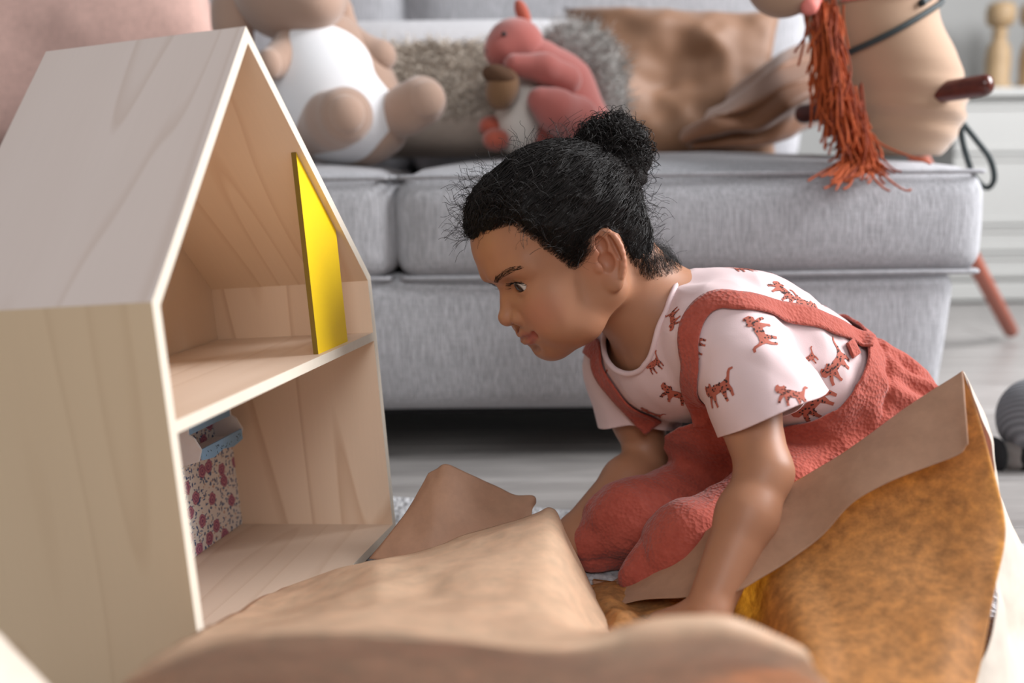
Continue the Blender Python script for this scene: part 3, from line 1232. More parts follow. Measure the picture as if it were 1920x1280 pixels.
sm = lambda d, r0, r1: ((r1 - d) / (r1 - r0)).clip(0, 1)
for s in (-1, 1):
    dd = np.linalg.norm((ql - np.array([.058, .036 * s, -.016])) / np.array([1, 1, 1]), axis=1)
    blend(.55 * sm(dd, .004, .028), srgb(182, 104, 88))
    for LP, rad in ((lipU, .0036), (lipL, .0046)):
        pts = catmull([(a, b * s, c) for a, b, c in LP], 14)
        dd = np.min(np.linalg.norm(ql[:, None] - pts[None], axis=2), 1) if False else None
        dmin = np.full(len(ql), 1.0)
        near = np.nonzero(np.linalg.norm(ql - np.array([.08, 0, -.036]), axis=1) < .04)[0]
        dmin[near] = np.min(np.linalg.norm(ql[near][:, None] - pts[None], axis=2), 1)
        blend(.75 * sm(dmin, rad, rad + .0022), srgb(150, 78, 70))
    dd = np.linalg.norm(ql - np.array([-.012, .068 * s, .006]), axis=1)
    blend(.4 * sm(dd, .012, .034), srgb(180, 104, 78))
MS = NT('child_skin')
at = MS.n('ShaderNodeVertexColor', layer_name='tone')
MS.l(at.outputs['Color'], MS.b.inputs['Base Color'])
MS.b.inputs['Roughness'].default_value = .48
MS.b.inputs['Specular IOR Level'].default_value = .35
MS.b.inputs['Subsurface Weight'].default_value = .18
MS.b.inputs['Subsurface Radius'].default_value = (.9, .35, .2)
MS.b.inputs['Subsurface Scale'].default_value = .006
MS.l(MS.bump(MS.noise(MS.coord(), 700, 2), .06, .0006), MS.b.inputs['Normal'])
body = fast_mesh('body', bv, bf, MS.m)
vcolor(body, 'tone', sk)
at_origin_of(girl, body)

# eyes
EM = NT('eye')
at = EM.n('ShaderNodeVertexColor', layer_name='tone')
EM.l(at.outputs['Color'], EM.b.inputs['Base Color'])
EM.b.inputs['Roughness'].default_value = .08
th, ph = np.meshgrid(np.linspace(0, np.pi, 28), np.linspace(0, 2 * np.pi, 36, endpoint=False), indexing='ij')
gaze = np.array([.96, .14, -.20])
gaze /= np.linalg.norm(gaze)
ga = np.cross(gaze, [0, 0, 1.0])
ga /= np.linalg.norm(ga)
gb = np.cross(gaze, ga)
sph = np.cos(th)[..., None] * gaze + np.sin(th)[..., None] * (np.cos(ph)[..., None] * ga + np.sin(ph)[..., None] * gb)
ec = np.tile(np.array(srgb(200, 197, 197)[:3]), (th.size, 1))
tt = th.ravel()
ec[tt < .52] = srgb(48, 28, 18)[:3]
ec[tt < .23] = (.004, .004, .004)
for s in (-1, 1):
    v = hl(np.array([.0588, .0278 * s, .0173]) + sph.reshape(-1, 3) * .0136)
    o = fast_mesh('eye', v, grid_faces(28, 36, True), EM.m)
    vcolor(o, 'tone', ec)
    at_origin_of(girl, o)
# ------------------------------------------------------------------ clothes
def tcoord(p):
    return (np.asarray(p, float) - PELV) @ TR


HEM_N, HEM_F = P(1442, 780, .905), P(1196, 782, 1.108)
SLV_N2 = P(1476, 760, .925)
shirtF = Field()
torso(shirtF, .008)
slv = Field()
slv.cap(S_N - (HEM_N - S_N) * .05, HEM_N + (HEM_N - S_N) * .75, .0455, .051, .01)
slv.cap(S_N + (SLV_N2 - S_N) * .3, SLV_N2 + (SLV_N2 - S_N) * .7, .036, .034, .03)
slv2 = Field()
slv2.cap(S_F, HEM_F + (HEM_F - S_F) * .7, .043, .045, .01)


def shirt_fn(p):
    d = smin(shirtF(p), slv(p), .022)
    d = smin(d, slv2(p), .022)
    t = tcoord(p)
    # soft drag folds running from the armpit, and small crinkles
    q = np.stack([t[:, 0] * 16 + t[:, 2] * 10, t[:, 1] * 16, t[:, 2] * 26 - t[:, 0] * 14], 1)
    wv_ = fnoise(q, 21, 2) * .0028
    e = np.abs(vnoise(np.asarray(p) * np.array([34, 20, 26]), 5)) * .0022
    return d + wv_ - .001 + e - .001


sv, sf = surface(shirt_fn, (-.02, .80, .02), (.50, 1.28, .40), .0024)
bshirt0 = bvh_of(sv, sf)
t = tcoord(sv)
NE = (.0, -.016, .054, .057)                      # neck opening: centre (lat, dor) and radii
gneck = np.where(t[:, 0] > .2, (1 - np.sqrt(((t[:, 1] - NE[0]) / NE[2]) ** 2 + ((t[:, 2] - NE[1]) / NE[3]) ** 2)) * .05, -.05)
gs = []
for S, Hm, Fd in ((S_N, HEM_N, slv), (S_F, HEM_F, slv2)):
    dd = (Hm - S) / np.linalg.norm(Hm - S) + np.array([0, .42, 0]) * (S is S_N)
    dd /= np.linalg.norm(dd)
    a = (sv - Hm) @ dd
    a = a + .0025 * vnoise(sv * 25, 8)
    gs.append(np.minimum(np.minimum(a, shirtF(sv) - .017), .04 - Fd(sv)))
gbot = .045 - t[:, 0]
g = np.maximum(np.maximum(gneck, gbot), np.maximum(gs[0], gs[1]))
cv, cf = clip_mesh(sv, sf, g)
M_shirt = NT('pale_pink_jersey')
n_ = M_shirt.noise(M_shirt.coord(), 900, 2)
M_shirt.l(M_shirt.mix(M_shirt.noise(M_shirt.coord(), 18), srgb(212, 186, 186), srgb(221, 197, 197)), M_shirt.b.inputs['Base Color'])
M_shirt.b.inputs['Roughness'].default_value = .85
M_shirt.b.inputs['Specular IOR Level'].default_value = .2
M_shirt.b.inputs['Sheen Weight'].default_value = .15
M_shirt.l(M_shirt.bump(n_, .12, .0008), M_shirt.b.inputs['Normal'])
shirt = fast_mesh('t_shirt', cv, cf, M_shirt.m)
md = shirt.modifiers.new('cloth', 'SOLIDIFY')
md.thickness = .0018
md.offset = -1
at_origin_of(girl, shirt)
bshirt = bvh_of(cv, cf)
# neckband
npts = []
for k in range(72):
    a = 2 * math.pi * k / 72
    la, do = NE[0] + NE[2] * 1.03 * math.cos(a), NE[1] + NE[3] * 1.03 * math.sin(a)
    o = PELV + TR @ np.array([.42, la, do])
    h = bshirt0.ray_cast(Vector(o), Vector(-AX))
    if h[0] is not None:
        npts.append(np.array(h[0]) + np.array(h[1]) * .0006)
npts = catmull(np.array(npts), 140, True)
v, f = tube(np.concatenate([npts, npts[:1]]), .0030, 8, False)
nb_ = mesh('neckband', v, f, M_shirt.m)
nb_.parent = shirt

# dungarees -----------------------------------------------------------
M_dung = NT('rust_seersucker')
vo = M_dung.n('ShaderNodeTexVoronoi')
vo.inputs['Scale'].default_value = 260
M_dung.l(M_dung.coord((1, 1, 1)), vo.inputs['Vector'])
nz = M_dung.noise(M_dung.coord(), 120, 3)
M_dung.l(M_dung.mix(nz, srgb(150, 66, 53), srgb(178, 88, 73)), M_dung.b.inputs['Base Color'])
M_dung.b.inputs['Roughness'].default_value = .88
M_dung.b.inputs['Specular IOR Level'].default_value = .18
M_dung.b.inputs['Sheen Weight'].default_value = .2
M_dung.l(M_dung.bump(vo.outputs['Distance'], .55, .0022), M_dung.b.inputs['Normal'])
M_dung = M_dung.m
topF = Field()
torso(topF, .0135)
topF.ell(P(1335, 800, 1.05), (.07, .085, .045), TR, .03)
pantF = Field()
pantF.ell(PELV + DOR * .002, (.086, .098, .084), TR, .03)
pantF.ell(PELV - AX * .018 + DOR * .006, (.080, .102, .080), TR, .03)
for Hh, Kk, Aa in ((H_N, K_N, A_N), (H_F, K_F, A_F)):
    pantF.chain([Hh + np.array([0, 0, -.014]), Hh * .45 + Kk * .55 + np.array([0, 0, -.014]), Kk], [.066, .052, .036], .02, k0=.02)
    tip = Kk + np.array([-.040, -.014, -.018])
    pantF.chain([Kk, tip], [.036, .022], .02)
    pantF.chain([Kk, Kk * .5 + Aa * .5, Aa], [.042, .046, .038], .02)
FLOORZ = -.0005


TH = (K_N + K_F - H_N - H_F)
TH /= np.linalg.norm(TH)
TH1 = np.cross(TH, [0, 0, 1.0])
TH1 /= np.linalg.norm(TH1)
TH2 = np.cross(TH, TH1)


def dung_fn(p):
    d = smin(topF(p), pantF(p), .02)
    p = np.asarray(p, float)
    t = tcoord(p)
    phi = np.arctan2(t[:, 1], t[:, 2])
    s = t[:, 0]
    gm = np.exp(-((s - .0) / .045) ** 2) * (1 / (1 + np.exp(-(t[:, 2] + .03) * 60)))
    gather = np.sin(phi * 17 + 2.2 * vnoise(p * 14, 3)) * .0048 * gm
    seam = -.011 * np.exp(-((s - .050 - .012 * np.cos(phi)) / .0045) ** 2) * (1 / (1 + np.exp(-(t[:, 2] + .02) * 80)))
    q = np.stack([p[:, 0] * 20 + p[:, 1] * 16, p[:, 1] * 12 - p[:, 0] * 6, p[:, 2] * 26 + p[:, 0] * 12], 1)
    leg = 1 / (1 + np.exp((0) * 0 + (s - .16) * 0 - (-t[:, 2] - .06) * 60))
    w_ = fnoise(q, 33, 3) * .0032 - leg * .0075 * np.abs(vnoise(np.stack([p @ TH * 6, p @ TH1 * 30, p @ TH2 * 30], 1), 41)) + leg * .003 + np.abs(vnoise(q * .8 + 4, 7)) * .006 * (1 / (1 + np.exp((s - .05) * 60)))
    d = d + gather - seam * .5 + w_ - .002
    return np.maximum(d, FLOORZ - p[:, 2])


dv, df = surface(dung_fn, (-.02, .78, -.03), (.62, 1.30, .36), .0026)
t = tcoord(dv)
phi = np.degrees(np.abs(np.arctan2(t[:, 1], t[:, 2] + .0)))
scut = np.interp(phi, [0, 54, 86, 112, 131, 142, 155, 165, 180], [.083, .086, .090, .098, .117, .136, .190, .206, .210])
g = np.minimum(t[:, 0] - scut, pantF(dv) - topF(dv) + .012)
# trouser legs end above the feet
for Kk, Aa in ((K_N, A_N), (K_F, A_F)):
    dd = (Aa - Kk) / np.linalg.norm(Aa - Kk)
    near = np.linalg.norm(dv - Aa, axis=1) < .075
    g = np.maximum(g, np.where(near, (dv - Aa) @ dd, -.1))
cv2, cf2 = clip_mesh(dv, df, g)
dung = fast_mesh('dungarees', cv2, cf2, M_dung)
md = dung.modifiers.new('cloth', 'SOLIDIFY')
md.thickness = .0028
md.offset = -1
at_origin_of(girl, dung)
bdung = bvh_of(cv2, cf2)


def ribbon(name, path, width, off_, mat, parent, bvhs, n=90, cols=7, thick=.0022):
    """cloth band laid over a body: path of 3-D points on the surface"""
    path = catmull(np.array(path), n)
    T = np.gradient(path, axis=0)
    T /= np.linalg.norm(T, axis=1)[:, None]
    Ns = []
    for p in path:
        best = None
        for b in bvhs:
            r = b.find_nearest(Vector(p))
            if best is None or r[3] < best[1]:
                best = (np.array(r[1]), r[3])
        Ns.append(best[0])
    Ns = np.array(Ns)
    for _ in range(6):
        Ns[1:-1] = (Ns[:-2] + Ns[1:-1] * 2 + Ns[2:]) / 4
    Ns /= np.linalg.norm(Ns, axis=1)[:, None]
    B = np.cross(T, Ns)
    B /= np.linalg.norm(B, axis=1)[:, None]
    top = np.zeros((n, cols, 3))
    for i in range(n):
        for j in range(cols):
            u = (j / (cols - 1) - .5) * width
            q = path[i] + B[i] * u
            r = None
            for b in bvhs:
                rr_ = b.ray_cast(Vector(q + Ns[i] * .04), Vector(-Ns[i]), .075)
                if rr_[0] is not None and (r is None or rr_[3] < r[1]):
                    r = (np.array(rr_[0]), rr_[3])
            h = (q if r is None else r[0])
            lift = (h - path[i]) @ Ns[i]
            top[i, j] = q + Ns[i] * (np.clip(lift, -.006, .02) + off_)
    for _ in range(4):
        top[1:-1] = (top[:-2] + 2 * top[1:-1] + top[2:]) / 4
    o = fast_mesh(name, top.reshape(-1, 3), grid_faces(n, cols), mat)
    md = o.modifiers.new('cloth', 'SOLIDIFY')
    md.thickness = thick
    md.offset = 0
    o.parent = parent
    return o


def px_path(bvhs, pxs):
    out = []
    for q in pxs:
        best = None
        for b in bvhs:
            h, nn = hit_px(b, *q)
            if h is not None and (best is None or np.linalg.norm(h - CAM) < np.linalg.norm(best - CAM)):
                best = h
        if best is not None:
            out.append(best)
    return out


near_path = px_path([bshirt, bdung], [(1622, 652), (1600, 632), (1560, 612), (1500, 592), (1440, 577), (1390, 566), (1352, 562), (1322, 574), (1300, 604), (1294, 650), (1298, 700), (1308, 750), (1322, 795)])
ribbon('strap', near_path, .0235, .0035, M_dung, dung, [bshirt, bdung])
# the far strap: mirrored across the torso
mir = [PELV + TR @ (tcoord(np.array(q)) * np.array([1, -1, 1])) for q in near_path[2:-1]]
mp_ = []
for q in mir:
    r = bshirt.find_nearest(Vector(q))
    mp_.append(np.array(r[0]))
fp_ = px_path([bshirt, bdung], [(1118, 655), (1126, 690), (1150, 728), (1185, 765), (1225, 800)])
print('farstrap px', [np.round(proj(q)).tolist() for q in mp_])
if len(fp_) >= 3:
    k = [i for i, q in enumerate(mp_) if tcoord(q)[2] > -.01]
    mp_ = [mp_[i] for i in k]
    ribbon('strap', mp_ + fp_, .0235, .0035, M_dung, dung, [bshirt, bdung])
# back tab where the strap is stitched down
bt = px_path([bshirt, bdung], [(1588, 640), (1600, 668)])
if len(bt) == 2:
    ribbon('strap_tab', [bt[0], (bt[0] + bt[1]) / 2, bt[1]], .016, .004, M_dung, dung, [bshirt, bdung], 12)

# leopards printed on the jersey -----------------------------------------
M_leo = plain('rust_print', srgb(170, 88, 70), .8, .08, 40)
M_spot = plain('dark_print', srgb(52, 30, 28), .8)
LEO = [(-.50, .12), (-.47, .27), (-.41, .31), (-.37, .25), (-.29, .26), (-.25, .31), (-.20, .26), (-.19, .17), (-.05, .19), (.12, .17), (.24, .20), (.31, .27), (.34, .38), (.40, .46), (.50, .47), (.50, .42), (.42, .39), (.39, .30), (.36, .18), (.34, .07), (.40, -.08), (.42, -.26), (.36, -.28), (.32, -.12), (.24, -.04), (.22, -.22), (.25, -.34), (.18, -.36), (.14, -.20), (.08, -.06), (-.10, -.07), (-.14, -.24), (-.12, -.36), (-.19, -.37), (-.22, -.20), (-.26, -.06), (-.34, -.20), (-.36, -.30), (-.43, -.28), (-.40, -.12), (-.34, .02), (-.44, .02)]


def leopard(center, nrm, right, size, ang, flip, rs):
    nrm = nrm / np.linalg.norm(nrm)
    e1 = right - nrm * (right @ nrm)
    e1 /= np.linalg.norm(e1)
    e2 = np.cross(nrm, e1)
    ca, sa = math.cos(ang), math.sin(ang)
    pts = [((-x if flip else x), y) for x, y in LEO]
    if flip:
        pts = pts[::-1]
    V, F, MI = [], [], []

    def put(x, y, h):
        u, w_ = (x * ca - y * sa) * size, (x * sa + y * ca) * size
        q = center + e1 * u + e2 * w_
        r = bshirt.ray_cast(Vector(q + nrm * .03), Vector(-nrm), .07)
        p = np.array(r[0]) if r[0] is not None else np.array(bshirt.find_nearest(Vector(q))[0])
        V.append(p + nrm * h)
        return len(V) - 1
    bm = bmesh.new()
    bv_ = [bm.verts.new((x, y, 0)) for x, y in pts]
    tri = tessellate_polygon([[Vector((x, y, 0)) for x, y in pts]])
    for a in tri:
        try:
            bm.faces.new([bv_[k] for k in a])
        except ValueError:
            pass
    bmesh.ops.subdivide_edges(bm, edges=bm.edges, cuts=3)
    bmesh.ops.triangulate(bm, faces=bm.faces)
    bm.verts.index_update()
    ids = [put(v.co.x, v.co.y, 0.0006) for v in bm.verts]
    for fc in bm.faces:
        F.append([ids[v.index] for v in fc.verts])
        MI.append(0)
    bm.free()
    # spots
    for k in range(60):
        x, y = rs.uniform(-.45, .38), rs.uniform(-.28, .28)
        # inside the outline?
        c = False
        n = len(pts)
        xx = -x if flip else x
        for i in range(n):
            (xa, ya), (xb, yb_) = pts[i], pts[(i + 1) % n]
            if (ya > y) != (yb_ > y) and xx < (xb - xa) * (y - ya) / (yb_ - ya) + xa:
                c = not c
        if not c:
            continue
        r0 = rs.uniform(.018, .028)
        ring = [put(xx + r0 * math.cos(q), y + r0 * math.sin(q), .0009) for q in np.linspace(0, 6.283, 6)[:-1]]
        F.append(ring)
        MI.append(1)
    o = mesh('leopard_print', V, F, [M_leo, M_spot], None, False)
    for p, m_ in zip(o.data.polygons, MI):
        p.material_index = m_
    o['kind'] = 'stuff'
    o.parent = shirt
    return o


rs = random.Random(11)
prints = [(1335, 499, 46, 0, 0), (1270, 742, 64, -.1, 0), (1347, 733, 70, .25, 0), (1428, 622, 70, 1.9, 1), (1470, 548, 60, -.9, 0), (1512, 571, 56, 0, 1), (1517, 674, 36, .6, 0), (1571, 684, 72, .8, 0), (1487, 742, 62, -.1, 0), (1529, 757, 84, .9, 0), (1307, 650, 44, 1.2, 0), (1228, 683, 40, .8, 0), (1263, 596, 44, 1.5, 0), (1222, 775, 44, 0, 0), (1130, 700, 40, 0, 0), (1395, 505, 46, .4, 1), (1560, 600, 40, .2, 0)]
for px, py, sz, an, fl_ in prints:
    h, nn = hit_px(bshirt, px, py)
    if h is None:
        continue
    if nn @ (h - CAM) > 0:
        nn = -nn
    leopard(h, nn, rt, sz * 1.12 * h[1] / FPX, an, fl_, rs)
for k in range(26):                                   # the sides turned away carry the same print
    q = PELV + TR @ np.array([rs.uniform(.10, .26), rs.uniform(-.06, .11), .2])
    r = bshirt.ray_cast(Vector(q), Vector(-DOR))
    if r[0] is None:
        continue
    pq = proj(np.array(r[0]))
    if r[1].dot(Vector(CAM) - r[0]) > -.02 and True:
        continue
    leopard(np.array(r[0]), np.array(r[1]), AX, .034, rs.uniform(-1, 1), rs.random() < .5, rs)
# ------------------------------------------------------------------ hair
HR_AZ = [0, 12, 20.8, 37.7, 46, 50, 55, 59, 63, 70, 85, 99, 112, 122.8, 128, 150, 180]
HR_Z = [.0800, .081, .0817, .0784, .0677, .052, .036, .020, .018, .022, .026, .032, .012, -.022, -.034, -.046, -.048]


def hair_z(az):
    return np.interp(np.abs(az), HR_AZ, HR_Z)


BUNC = P(1153, 277, 1.045)
bunl = (BUNC - HEADO) @ HEADM
capF = Field()
capF.ell((-.009, 0, .048), (.0900, .0745, .0775), None, .02)
capF.ell((.022, 0, .060), (.063, .062, .056), None, .02)
capF.ell((-.046, 0, -.004), (.040, .047, .045), None, .02)


def lump(q, a=.0040):
    """combed tracks running towards the bun"""
    d = q - bunl
    r = np.linalg.norm(d, axis=1)
    az = np.arctan2(d[:, 1], d[:, 0])
    el = np.arctan2(d[:, 2], np.hypot(d[:, 0], d[:, 1]))
    n = fnoise(np.stack([az * 5, el * 9, r * 9], 1), 3, 2) * .6 + fnoise(q * 95, 6, 2) * .55
    return a * n


def cap_fn(q):
    return capF(q) + lump(np.asarray(q, float))


kv, kf = surface(cap_fn, (-.13, -.10, -.09), (.11, .10, .16), .0022)
az = np.degrees(np.arctan2(kv[:, 1], kv[:, 0] + .01))
gh = hair_z(az) + .0035 * vnoise(kv * 220, 2) - kv[:, 2]
gh = gh + .009 * np.exp(-((np.abs(az) - 52) / 22) ** 2)
gh = gh + np.where(np.abs(az) > 108, .006, 0) * ((np.abs(az) - 108) / 12).clip(0, 1)
gh = np.maximum(gh, np.where(kv[:, 2] < -.002, (kv[:, 0] + .030) * .5, -.05))
kv, kf = clip_mesh(kv, kf, gh)
# feather the cap down on to the skin near the hairline
gg = hair_z(np.degrees(np.arctan2(kv[:, 1], kv[:, 0] + .01)))
fe = ((kv[:, 2] - gg) / .030).clip(0, 1) ** .6
bskin = bvh_of((bv - HEADO) @ HEADM, bf)
for i in np.nonzero(fe < 1)[0]:
    r = bskin.find_nearest(Vector(kv[i]))
    if r[0] is not None:
        q = np.array(r[0]) + np.array(r[1]) * .0008
        kv[i] = q + (kv[i] - q) * fe[i]
MH = NT('dark_curly_hair')
MH.l(MH.mix(MH.noise(MH.coord(), 140, 3), (.005, .0038, .0034, 1), (.014, .010, .008, 1)), MH.b.inputs['Base Color'])
MH.b.inputs['Roughness'].default_value = .6
MH.b.inputs['Specular IOR Level'].default_value = .15
MH.l(MH.bump(MH.noise(MH.coord((1, 1, 1)), 500, 3), .5, .002), MH.b.inputs['Normal'])
hair = fast_mesh('hair', hl(kv), kf, MH.m)
md = hair.modifiers.new('body', 'SOLIDIFY')
md.thickness = .003
md.offset = -1
at_origin_of(girl, hair)
bcap = bvh_of(kv, kf)
# bun core
bunF = Field()
bunF.ell(bunl, (.034, .035, .031), None, .01)
bunF.ell(bunl + np.array([.022, .004, -.006]), (.024, .028, .022), None, .015)
bunF.ell(bunl + np.array([.006, .002, -.024]), (.028, .028, .024), None, .015)


def bun_fn(q):
    q = np.asarray(q, float)
    return bunF(q) + .0045 * fnoise(q * 75, 12, 2)


uv, uf = surface(bun_fn, bunl - .065, bunl + .065, .0022)
bun = fast_mesh('hair_bun', hl(uv), uf, MH.m)
at_origin_of(girl, bun)
rg = np.random.default_rng(5)
MB = plain('eyebrow_hair', (.035, .021, .014, 1), .6, .2, 50, spec=.1)
MT = plain('hair_strand', (.010, .007, .006, 1), .45, .3, 50, spec=.22)


def attach(name, paths, r, parent, sides=3):
    v, f = strands(paths, r, sides)
    o = fast_mesh(name, v, f, MB if name == 'eyebrow' else MT)
    o['kind'] = 'stuff'
    o.parent = parent
    return o


# combed strands, from the hairline and scalp back to the bun
S, K = 2200, 16
a = rg.uniform(-180, 180, S * 3)
u = rg.uniform(0, 1, S * 3) ** 1.7
z0 = hair_z(a) + rg.normal(0, .002, S * 3)
start = []
c0 = np.array([-.01, 0, .04])
for aa, uu_, zz in zip(a, u, z0):
    if len(start) >= S:
        break
    zt_ = zz + uu_ * (.125 - zz)
    ca, sa = math.cos(math.radians(aa)), math.sin(math.radians(aa))
    o = np.array([-.01 + .2 * ca, .2 * sa, zt_])
    r = bcap.ray_cast(Vector(o), Vector((-ca, -sa, 0)))
    if r[0] is None:
        r = bskin.ray_cast(Vector(o), Vector((-ca, -sa, 0)))
    if r[0] is not None:
        start.append(np.array(r[0]))
start = np.array(start)
S = len(start)
tt_ = np.linspace(0, 1, K)
end = bunl + rg.normal(0, .012, (S, 3)) + np.array([.004, 0, -.012])
pth = start[:, None] * (1 - tt_)[None, :, None] + end[:, None] * tt_[None, :, None]
sh = pth.reshape(-1, 3)
outp = np.zeros_like(sh)
for i, q in enumerate(sh):
    d = q - np.array([-.015, 0, .035])
    L = np.linalg.norm(d)
    r = bcap.ray_cast(Vector(q - d * .0 + d / L * .14), Vector(-d / L))
    outp[i] = np.array(r[0]) + d / L * .0012 if (r[0] is not None) else q
outp = outp.reshape(S, K, 3)
fr1, ph1 = rg.uniform(9, 20, S), rg.uniform(0, 6.28, S)
amp = rg.uniform(.0008, .0034, S)
wob_ = np.sin(tt_[None] * fr1[:, None] + ph1[:, None]) * amp[:, None]
wob2 = np.cos(tt_[None] * fr1[:, None] * 1.1 + ph1[:, None]) * amp[:, None]
outp = outp + wob_[..., None] * np.array([.3, .9, .3]) + wob2[..., None] * np.array([.5, .1, .8]) + rg.normal(0, .0003, outp.shape)
attach('combed_strands', hl(outp.reshape(-1, 3)).reshape(outp.shape), np.linspace(1, .8, K)[None] * rg.uniform(.0002, .0005, S)[:, None], hair)

# curls of the bun: springy coils lying over and around it
S, K = 820, 30
d0 = rg.normal(0, 1, (S, 3))
d0 /= np.linalg.norm(d0, axis=1)[:, None]
d0[:, 2] = np.where(d0[:, 2] < -.6, -d0[:, 2], d0[:, 2])
ax_ = rg.normal(0, 1, (S, 3))
ax_ -= d0 * (ax_ * d0).sum(1)[:, None]
ax_ /= np.linalg.norm(ax_, axis=1)[:, None]
tn = np.linspace(0, 1, K)
arc = rg.uniform(.5, 1.3, S)
rad0 = rg.uniform(.029, .041, S)
ang = tn[None] * arc[:, None]
cen = d0[:, None] * np.cos(ang)[..., None] + ax_[:, None] * np.sin(ang)[..., None]
rise = rad0[:, None] + (tn[None] ** 1.5) * rg.uniform(-.002, .010, S)[:, None]
side = np.cross(d0, ax_)
turns = rg.uniform(1.2, 3.0, S) * 2 * np.pi
hrad = rg.uniform(.002, .0048, S)
phs = rg.uniform(0, 6.28, S)
hx = np.cos(tn[None] * turns[:, None] + phs[:, None]) * hrad[:, None]
hy = np.sin(tn[None] * turns[:, None] + phs[:, None]) * hrad[:, None]
base_c = bunl + np.array([.006, .001, -.004])
pth = base_c + cen * (rise + hx)[..., None] + side[:, None] * hy[..., None]
attach('bun_curls', hl(pth.reshape(-1, 3)).reshape(pth.shape), np.linspace(1, .5, K)[None] * rg.uniform(.0003, .00062, S)[:, None], bun)

# flyaway frizz round the whole outline, thickest over the forehead and at the nape
S, K = 1700, 14
sel = rg.integers(0, len(kv), S * 4)
pts0 = kv[sel]
wgt = np.where((pts0[:, 0] > .03) & (pts0[:, 2] > .06), 1.0, np.where(pts0[:, 0] < -.05, .6, .35))
pts0 = pts0[rg.random(len(pts0)) < wgt][:S]
S = len(pts0)
nrm = pts0 - np.array([-.01, 0, .04])
nrm /= np.linalg.norm(nrm, axis=1)[:, None]
tng = rg.normal(0, 1, (S, 3))
tng -= nrm * (tng * nrm).sum(1)[:, None]
tng /= np.linalg.norm(tng, axis=1)[:, None]
bt_ = np.cross(nrm, tng)
L = .004 + .026 * rg.random(S) ** 2.2
tn = np.linspace(0, 1, K)
turn = rg.uniform(.6, 2.2, S) * 6.28
hr_ = rg.uniform(.0012, .004, S)
pp = pts0[:, None] + (nrm * L[:, None])[:, None] * (tn ** .9)[None, :, None] + (tng * (L * rg.uniform(.2, 1.1, S))[:, None])[:, None] * (tn ** 1.6)[None, :, None]
pp = pp + tng[:, None] * (np.cos(tn[None] * turn[:, None]) * hr_[:, None] * tn[None])[..., None] + bt_[:, None] * (np.sin(tn[None] * turn[:, None]) * hr_[:, None] * tn[None])[..., None]
attach('flyaway_strands', hl(pp.reshape(-1, 3)).reshape(pp.shape), rg.uniform(.0001, .00024, S)[:, None], hair)

# baby hair on the temples, forehead edge and neck, combed backwards
S, K = 3600, 8
a = np.concatenate([rg.uniform(-80, 80, S // 2), rg.choice([-1, 1], S // 2) * rg.normal(52, 14, S // 2), rg.choice([-1, 1], S // 2) * rg.uniform(112, 180, S // 2)])
z0 = hair_z(a) + rg.uniform(-.008, .008, len(a)) * np.where(np.abs(a) > 40, 1.3, .6)
P0 = []
for aa, zz in zip(a, z0):
    ca, sa = math.cos(math.radians(aa)), math.sin(math.radians(aa))
    r = bskin.ray_cast(Vector((-.01 + .2 * ca, .2 * sa, zz)), Vector((-ca, -sa, 0)))
    if r[0] is not None:
        P0.append((np.array(r[0]), np.array(r[1])))
p0 = np.array([q[0] for q in P0])
n0_ = np.array([q[1] for q in P0])
to = bunl - p0
to -= n0_ * (to * n0_).sum(1)[:, None]
to /= np.linalg.norm(to, axis=1)[:, None]
to = to + rg.normal(0, .28, to.shape)
L = rg.uniform(.008, .022, len(p0))
tn = np.linspace(0, 1, K)
pp = p0[:, None] + (to * L[:, None])[:, None] * tn[None, :, None] + n0_[:, None] * (.0004 + .0022 * np.sin(tn * 2.6))[None, :, None]
cur = rg.normal(0, .0012, (len(p0), 3))
pp = pp + cur[:, None] * np.sin(tn * 5)[None, :, None]
attach('baby_hair', hl(pp.reshape(-1, 3)).reshape(pp.shape), np.linspace(1, .6, K)[None] * np.full((len(p0), 1), .00014), hair)

# eyebrows and lashes
for s in (-1, 1):
    c = catmull([(.0835, .0125 * s, .0285), (.081, .0235 * s, .0335), (.074, .038 * s, .0365), (.0625, .051 * s, .0355)], 60)
    PP = []
    for k in range(200):
        i = int(rg.integers(0, 56))
        w_ = .0034 * (1 - (i / 60) ** 2 * .65)
        q = c[i] + np.array([0, 0, rg.uniform(-w_, w_)])
        r = bskin.find_nearest(Vector(q))
        b, n_ = np.array(r[0]), np.array(r[1])
        d = c[min(i + 4, 59)] - c[i]
        d = d / np.linalg.norm(d) + np.array([0, 0, rg.uniform(.0, .5) * (1 - i / 60)])
        ln_ = rg.uniform(.003, .006)
        PP.append([b + d * ln_ * q_ + n_ * (.0002 + .0006 * math.sin(q_ * 3)) for q_ in np.linspace(0, 1, 5)])
    o = attach('eyebrow', hl(np.array(PP).reshape(-1, 3)).reshape(len(PP), 5, 3), .00012, hair)
    at_origin_of(girl, o)
    PP = []
    R_ = euler_m(0, 0, math.radians(27 * s))
    for k in range(34):
        u = -1 + 2 * k / 33
        e = np.array([.0722, .0302 * s, .0166]) + R_ @ np.array([.003 * (1 - u * u) - .001, .0128 * u, .0056 * math.sqrt(max(0, 1 - u * u)) + .0003])
        r = bskin.find_nearest(Vector(e))
        e = np.array(r[0])
        d = np.array([.85, .35 * s * (u * s + .2) * s, -.10])
        PP.append([e + d * .0062 * q_ + np.array([0, 0, .0028 * q_ * q_]) for q_ in np.linspace(0, 1, 6)])
    o = attach('eyelashes', hl(np.array(PP).reshape(-1, 3)).reshape(len(PP), 6, 3), np.linspace(.0004, .00012, 6)[None], hair)
    at_origin_of(girl, o)
# ------------------------------------------------------------------ soft things on the sofa
SEATZ = .432


